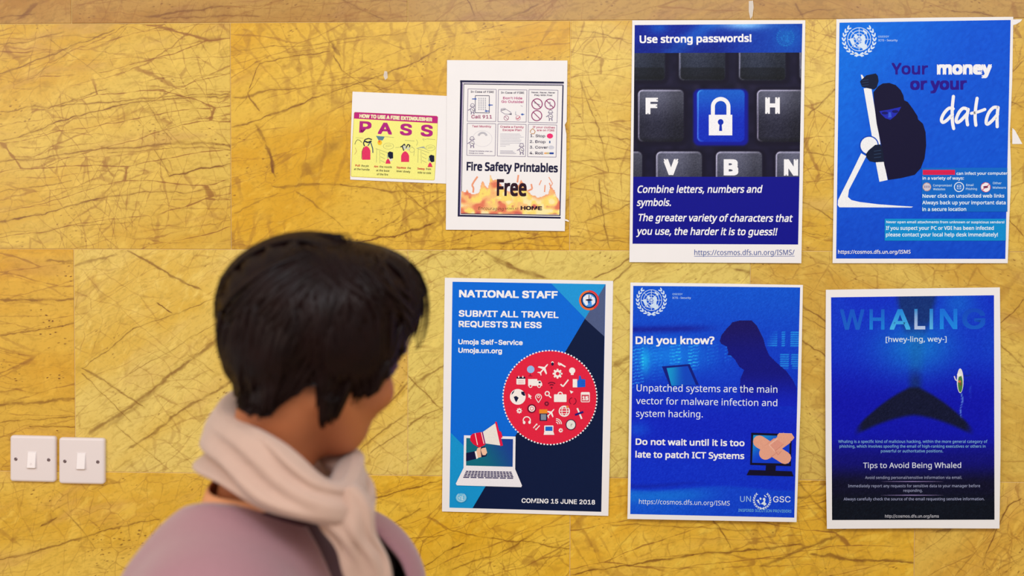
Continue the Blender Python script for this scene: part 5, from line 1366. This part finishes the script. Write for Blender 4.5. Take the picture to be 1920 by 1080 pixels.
# ---- scarf: a thick pleated band swept along a path of stations (position, half height, half thickness)
def catmull(pts, n, closed):
    out = []; N_ = len(pts); rngp = range(N_) if closed else range(N_-1)
    for i in rngp:
        g = lambda j: pts[j % N_] if closed else pts[min(max(j, 0), N_-1)]
        a, b, c, d = g(i-1), g(i), g(i+1), g(i+2)
        for s in range(n):
            t = s/n; out.append(.5*((2*b)+(-a+c)*t+(2*a-5*b+4*c-d)*t*t+(-a+3*b-3*c+d)*t**3))
    if not closed: out.append(pts[-1])
    return np.array(out)
def sweep(st, closed, n, ribs, amp, seed, m=84, up=V(0, 0, 1), fold=.0115):
    rs = np.random.default_rng(seed)
    Q = catmull([np.array(s, float) for s in st], n, closed)
    c, hh, ht = Q[:, :3], Q[:, 3], Q[:, 4]
    K = len(c)
    tan = np.roll(c, -1, 0)-np.roll(c, 1, 0) if closed else np.gradient(c, axis=0)
    tan /= np.linalg.norm(tan, axis=1)[:, None]
    ctr = c.mean(0) if closed else None
    ph = rs.uniform(0, 6.28, 6)
    v = []
    for i in range(K):
        if closed:
            out = c[i]-ctr; out = out-tan[i]*(out@tan[i]); out = unit(out)
            w = unit(np.cross(tan[i], out))
        else:
            out = unit(np.cross(tan[i], unit(np.cross(up, tan[i])))) if False else unit(up-tan[i]*(up@tan[i])); w = np.cross(tan[i], out)
        s = i/K*2*math.pi
        for j in range(m):
            t = 2*math.pi*j/m
            x, y = math.cos(t), math.sin(t)
            e = .72
            x = math.copysign(abs(x)**e, x); y = math.copysign(abs(y)**e, y)
            r = 1+amp*(math.sin(ribs*t*.5+ph[0]+1.6*math.sin(s+ph[1]))*.55+math.sin(ribs*t+ph[2]-2.2*math.sin(s*1.0+ph[3]))*.35+math.sin(ribs*1.7*t+ph[4]+3*s)*.18)
            g = ribs*1.15*x+ph[0]+1.5*math.sin(s*1.0+ph[1])+.7*math.sin(2*s+ph[2])
            rg = (1-abs(math.sin(g)))**1.3*.75+.25*math.sin(2.3*g+ph[5]+s*2)
            fa = fold*(.55+.45*math.sin(s*2+ph[3]+x*1.5))*min(1, hh[i]/.03)
            v.append(c[i]+w*(hh[i]*x*(1+.10*math.sin(3*s+ph[4])))+out*(ht[i]*y*r-(fa*rg if y > 0 else -fa*rg*.5)*min(1, abs(y)*1.6)))
    f = []
    for i in range(K if closed else K-1):
        for j in range(m):
            a = i*m+j; b = i*m+(j+1) % m; d = ((i+1) % K)*m+j; e = ((i+1) % K)*m+(j+1) % m
            f.append((a, b, e, d))
    if not closed: f += [tuple(range(m))[::-1], tuple(range((K-1)*m, K*m))]
    return v, f
def st(px, py, d, hh, ht): return tuple(P(px, py, d))+(hh, ht)
scm = simple_mat('beige_scarf_cloth', (194, 160, 142), .85, .05, 60, bump=.3, sheen=.4, bscale=1400)
loop = [st(500, 800, 1.470, .034, .012), st(436, 800, 1.425, .042, .016), st(408, 830, 1.350, .041, .020), st(456, 858, 1.285, .034, .018), st(522, 900, 1.258, .031, .016), st(586, 934, 1.252, .026, .015), st(636, 945, 1.272, .026, .016),
        st(652, 915, 1.345, .032, .018), st(640, 880, 1.415, .030, .014), st(585, 835, 1.465, .028, .012)]
v, f = sweep(loop, True, 14, 3.6, .42, 3)
scarf = pobj('scarf', v, f, scm, label='beige scarf wound around the neck')
tail = [st(628, 925, 1.262, .026, .014), st(652, 975, 1.262, .026, .013), st(672, 1025, 1.268, .024, .010), st(692, 1080, 1.275, .022, .008), st(712, 1150, 1.285, .022, .007), st(728, 1240, 1.29, .024, .006), st(738, 1340, 1.295, .024, .005)]
v, f = sweep(tail, False, 8, 4, .45, 8, up=-fw, fold=.009)
ft = pobj('scarf_end', v, f, scm, parent=woman, label='scarf end hanging down the chest')
roll = [st(622, 860, 1.395, .020, .010), st(655, 885, 1.37, .024, .014), st(672, 925, 1.335, .024, .014), st(668, 965, 1.30, .020, .012), st(640, 985, 1.275, .014, .008)]
v, f = sweep(roll, False, 8, 4, .4, 5, up=V(.8, -.3, .5), fold=.008); pobj('scarf_fold', v, f, scm, parent=woman)

# ---- hair: a full volume whose outline is a short bob, covered with separate locks
HO = [(603, 439), (572, 437), (545, 440), (517, 447), (490, 458), (469, 470), (450, 485), (433, 503), (419, 525), (411, 555), (409, 590), (413, 625), (423, 660), (433, 690), (443, 720), (452, 742), (469, 754), (493, 766), (514, 770), (532, 767), (548, 755), (565, 742), (590, 722), (615, 712), (640, 735), (665, 745), (692, 735), (722, 716), (743, 698), (757, 668), (772, 635), (785, 600), (792, 565), (790, 535), (778, 507), (757, 484), (730, 470), (700, 461), (664, 454), (640, 450), (622, 442)]
hc = (600, 606)
ang = np.array([math.atan2(-(y-hc[1]), x-hc[0]) for x, y in HO]); rad = np.array([math.hypot(x-hc[0], y-hc[1]) for x, y in HO])
o_ = np.argsort(ang); ang, rad = ang[o_], rad[o_]
ang = np.concatenate([ang-2*math.pi, ang, ang+2*math.pi]); rad = np.tile(rad, 3)
Rpx = lambda a: np.interp(a, ang, rad)
mpp = S_D/FPX
HCc = P(hc[0], hc[1], S_D+.005)
DD = .104
rsm = np.random.default_rng(5)
def hair_pt(x, y, side=-1, off=0.0):
    """view-plane pixel offset -> point on the hair volume; side -1 = towards the camera"""
    a = math.atan2(-y, x); R = float(Rpx(a)); rho = math.hypot(x, y)/R
    D_ = DD if side < 0 else DD*.95
    sq_ = math.sqrt(max(0, 1-min(rho, 1)**2.3))
    Bt = .86*float(sstep(math.sin(-a), .45, .9))*(1-.75*float(sstep(x, 25, 110)))
    Bt = max(Bt, .58*float(sstep(math.sin(-a), .1, .5))*float(sstep(x, 10, 80)))
    dep = D_*max(sq_, Bt) if side < 0 else D_*(sq_-Bt*(1-sq_)**3)
    p = HCc+RT*(x*mpp)+UP*(-y*mpp)+fw*(side*dep)
    if off:
        n = RT*(x*mpp)*rho**2+UP*(-y*mpp)*rho**2+fw*(side*(dep+.001)); p = p+unit(n)*off
    return p
def carve(p):
    q = p-HC; l = np.linalg.norm(q); d = q/l
    w = (sstep(d[1], .28, .5)*sstep(d@F_, .45, .75)*sstep(d@U_, .62, .30)) if True else 0
    return HC+q*(1-.42*float(w))
nA, nB = 96, 40
hv = []; 
for j in range(nB+1):
    b = math.pi*j/nB
    for i in range(nA):
        a = 2*math.pi*i/nA
        R = float(Rpx(a))*.985; rho = math.sin(b)
        side = -1 if b <= math.pi/2 else 1
        x, y = R*rho*math.cos(a), -R*rho*math.sin(a)
        p = hair_pt(x, y, side)
        p = p+unit(p-HCc)*(.0022*math.sin(a*23+3*math.sin(b*5))+.0015*math.sin(a*41+b*9))*rho
        hv.append(carve(p))
hf = []
for j in range(nB):
    for i in range(nA):
        hf.append((j*nA+i, j*nA+(i+1) % nA, (j+1)*nA+(i+1) % nA, (j+1)*nA+i))
hairm, nt_h, bh = new_mat('dark_hair')
tch = nt_h.nodes.new('ShaderNodeTexCoord'); nh = nt_h.nodes.new('ShaderNodeTexNoise'); nh.inputs['Scale'].default_value = 40
nt_h.links.new(tch.outputs['Object'], nh.inputs['Vector'])
mh = nt_h.nodes.new('ShaderNodeMix'); mh.data_type = 'RGBA'; mh.inputs[6].default_value = hexa((9, 3, 4)); mh.inputs[7].default_value = hexa((30, 11, 9))
nt_h.links.new(nh.outputs['Fac'], mh.inputs[0]); nt_h.links.new(mh.outputs[2], bh.inputs['Base Color'])
bh.inputs['Roughness'].default_value = .38; bh.inputs['Specular IOR Level'].default_value = .13
hair = pobj('hair', hv, hf, hairm, label='short dark brown hair')
# locks
lv, lf = [], []
def lock(path, w, t=.0016, tipw=.15, m=5):
    """tapered strand with an oval section along a list of 3-D points"""
    pth = np.array(path); K = len(pth)
    tan = np.gradient(pth, axis=0); tan /= np.linalg.norm(tan, axis=1)[:, None]+1e-9
    b0 = len(lv)
    for i in range(K):
        out = pth[i]-HCc; out = unit(out-tan[i]*(out@tan[i])); sd = np.cross(tan[i], out)
        s = i/(K-1); ww = w*(.45+.55*min(1, s*4))*(1-(1-tipw)*max(0, (s-.55)/.45)**1.5)
        tt = t*(1-.8*max(0, (s-.6)/.4))
        for j in range(m):
            a = 2*math.pi*j/m; lv.append(pth[i]+sd*(ww*math.cos(a))+out*(tt*math.sin(a)))
    for i in range(K-1):
        for j in range(m): lf.append((b0+i*m+j, b0+i*m+(j+1) % m, b0+(i+1)*m+(j+1) % m, b0+(i+1)*m+j))
    lf.append(tuple(range(b0, b0+m))[::-1]); lf.append(tuple(range(b0+(K-1)*m, b0+K*m)))
KX, KY = 652-hc[0], 470-hc[1]      # the whorl
def path2d(ex, ey, bul, n=12, start=None, side=-1, lift=0.0, wav=0.0, tipout=0.0):
    sx, sy = start if start else (KX+rsm.normal(0, 30), KY+abs(rsm.normal(0, 16))-4)
    # control point pushed outwards
    mx_, my_ = (sx+ex)/2, (sy+ey)/2
    L = math.hypot(ex-sx, ey-sy)+1e-6; nx, ny = (ey-sy)/L, -(ex-sx)/L
    s = 1 if (mx_*nx+my_*ny) > 0 else -1
    if rsm.random() < .22: s = -s*.6
    cx_, cy_ = mx_+s*nx*bul*L, my_+s*ny*bul*L
    out = []; ph = rsm.uniform(0, 6)
    for i in range(n):
        t = i/(n-1)
        x = (1-t)**2*sx+2*t*(1-t)*cx_+t*t*ex; y = (1-t)**2*sy+2*t*(1-t)*cy_+t*t*ey
        a = math.atan2(-y, x); R = float(Rpx(a)); rho = math.hypot(x, y)/R
        lim = .985 if i < n-3 else 1.03+tipout
        if rho > lim: x, y = x*lim/rho, y*lim/rho
        out.append(carve(hair_pt(x, y, side, .0016+lift*math.sin(math.pi*t)+wav*math.sin(ph+t*6))))
    return out
low = [(410, 600), (418, 645), (430, 685), (440, 715), (450, 740), (470, 755), (495, 766), (516, 771), (536, 765), (552, 750), (572, 733), (596, 714), (622, 702), (632, 715), (625, 745), (628, 778), (645, 776), (665, 762), (690, 748), (712, 732), (732, 714), (748, 690), (762, 660), (778, 628), (790, 600), (800, 570)]
lowp = np.array(low, float); cum = np.concatenate([[0], np.cumsum(np.linalg.norm(np.diff(lowp, axis=0), axis=1))])
def lowat(u):
    s = u*cum[-1]; return np.interp(s, cum, lowp[:, 0])-hc[0], np.interp(s, cum, lowp[:, 1])-hc[1]
for i in range(620):
    u = rsm.uniform(0, 1); ex, ey = lowat(u)
    f_ = 1-abs(rsm.normal(0, .16)) if rsm.random() < .5 else rsm.uniform(.55, 1.0)
    ex, ey = ex*f_, ey*f_ if ey > 0 else ey*f_
    side = -1 if rsm.random() < .74 else 1
    lock(path2d(ex, ey, rsm.uniform(.06, .22), side=side, lift=rsm.uniform(0, .004), wav=.0008), rsm.uniform(.0022, .0058), rsm.uniform(.0010, .0022), rsm.uniform(.05, .3))
for i in range(130):
    (ax_, ay_), (bx_, by_) = (((640, 728), (712, 742)) if i % 2 else ((446, 715), (540, 768)))
    q_ = rsm.uniform(0, 1); e_x, e_y = ax_+(bx_-ax_)*q_+rsm.normal(0, 4), ay_+(by_-ay_)*q_-abs(rsm.normal(0, 6))
    lock(path2d(e_x-hc[0], e_y-hc[1], rsm.uniform(.03, .12), start=(e_x-hc[0]+rsm.normal(0, 18)-(-26 if i % 2 == 0 else -10), -10+rsm.normal(0, 25)), lift=.0045), rsm.uniform(.0035, .0065), .0026, .2)
# crown arcs along the silhouette, leaving a soft irregular top
for i in range(150):
    a0 = math.atan2(-KY, KX)+rsm.normal(0, .12); dirn = -1 if rsm.random() < .45 else 1
    span = rsm.uniform(.5, 1.9 if dirn > 0 else 1.5); pts = []
    rr0 = rsm.uniform(.90, 1.0)
    for k_ in range(11):
        t = k_/10; a = a0+dirn*span*t; R = float(Rpx(a)); rr = rr0+.012*math.sin(t*3+i)+(.03 if rsm.random() < .0 else 0)
        rr = min(rr, 1.0)*(.93+.07*min(1, t*3))
        pts.append(carve(hair_pt(R*rr*math.cos(a), -R*rr*math.sin(a), -1 if i % 3 else 1, .002)))
    lock(pts, rsm.uniform(.0018, .004), .0012, .1)
# fine flyaway strands just outside the outline
for i in range(46):
    a = rsm.uniform(.1, 3.0); span = rsm.uniform(.25, .6)*(1 if rsm.random() < .5 else -1); pts = []
    o2 = rsm.uniform(.0, .035)
    for k_ in range(8):
        t = k_/7; aa = a+span*t; R = float(Rpx(aa))*(.97+o2*math.sin(math.pi*t*.8)+.02)
        pts.append(hair_pt(R*math.cos(aa)*.999, -R*math.sin(aa)*.999, -1, .001))
    lock(pts, .0007, .0005, .2, 4)
# side lock in front of the ear, and the loose wisps by the right temple
for i in range(46):
    t = rsm.uniform(0, 1)
    ex, ey = 616+34*t+rsm.normal(0, 2)-hc[0], (790-22*t if t > .25 else 752+150*t)+rsm.normal(0, 4)-hc[1]
    sx, sy = 640+70*t+rsm.normal(0, 8)-hc[0], 560+rsm.normal(0, 30)-hc[1]
    pts = []
    for k_ in range(12):
        s = k_/11; x = sx+(ex-sx)*s+10*math.sin(math.pi*s)*(t-.2); y = sy+(ey-sy)*s
        base = hair_pt(x, min(y, 700-hc[1]), -1, .003)
        p = base-UP*(max(0, y-(700-hc[1]))*mpp)+fw*(.012*max(0, (s-.55)/.45)); pts.append(p)
    lock(pts, rsm.uniform(.0025, .0055), .0016, .15)
for i in range(15):
    e0 = rsm.uniform(0, 1)
    pts = [P(x+rsm.normal(0, .6)+e0*g, y, S_D-.01+.012*e0) for x, y, g in ((772, 492, -14), (790, 512, -16), (801, 540, -18), (805, 572, -20), (803, 605, -20), (797, 632, -22), (788+3*e0, 650, -10), (776+6*e0, 660-10*e0, 0))][:6+i % 3]
    lock(pts, rsm.uniform(.0006, .0015), .0008, .15, 4)
for i in range(26):   # cowlick standing up at the whorl
    x0 = 640+rsm.normal(0, 10); pts = []
    L = rsm.uniform(22, 60)
    for k_ in range(7):
        t = k_/6; pts.append(P(x0-L*t+6*math.sin(t*3), 462-22*math.sin(math.pi*min(1, t*.75))-2*t, S_D-.03+.01*rsm.normal(0, .1)))
    lock(pts, rsm.uniform(.0012, .003), .001, .15, 4)
lk = pobj('hair_locks', lv, lf, hairm, parent=hair, label='locks falling from the crown'); lk['kind'] = 'stuff'
hair.parent = woman
lk.location = (0, 0, 0)
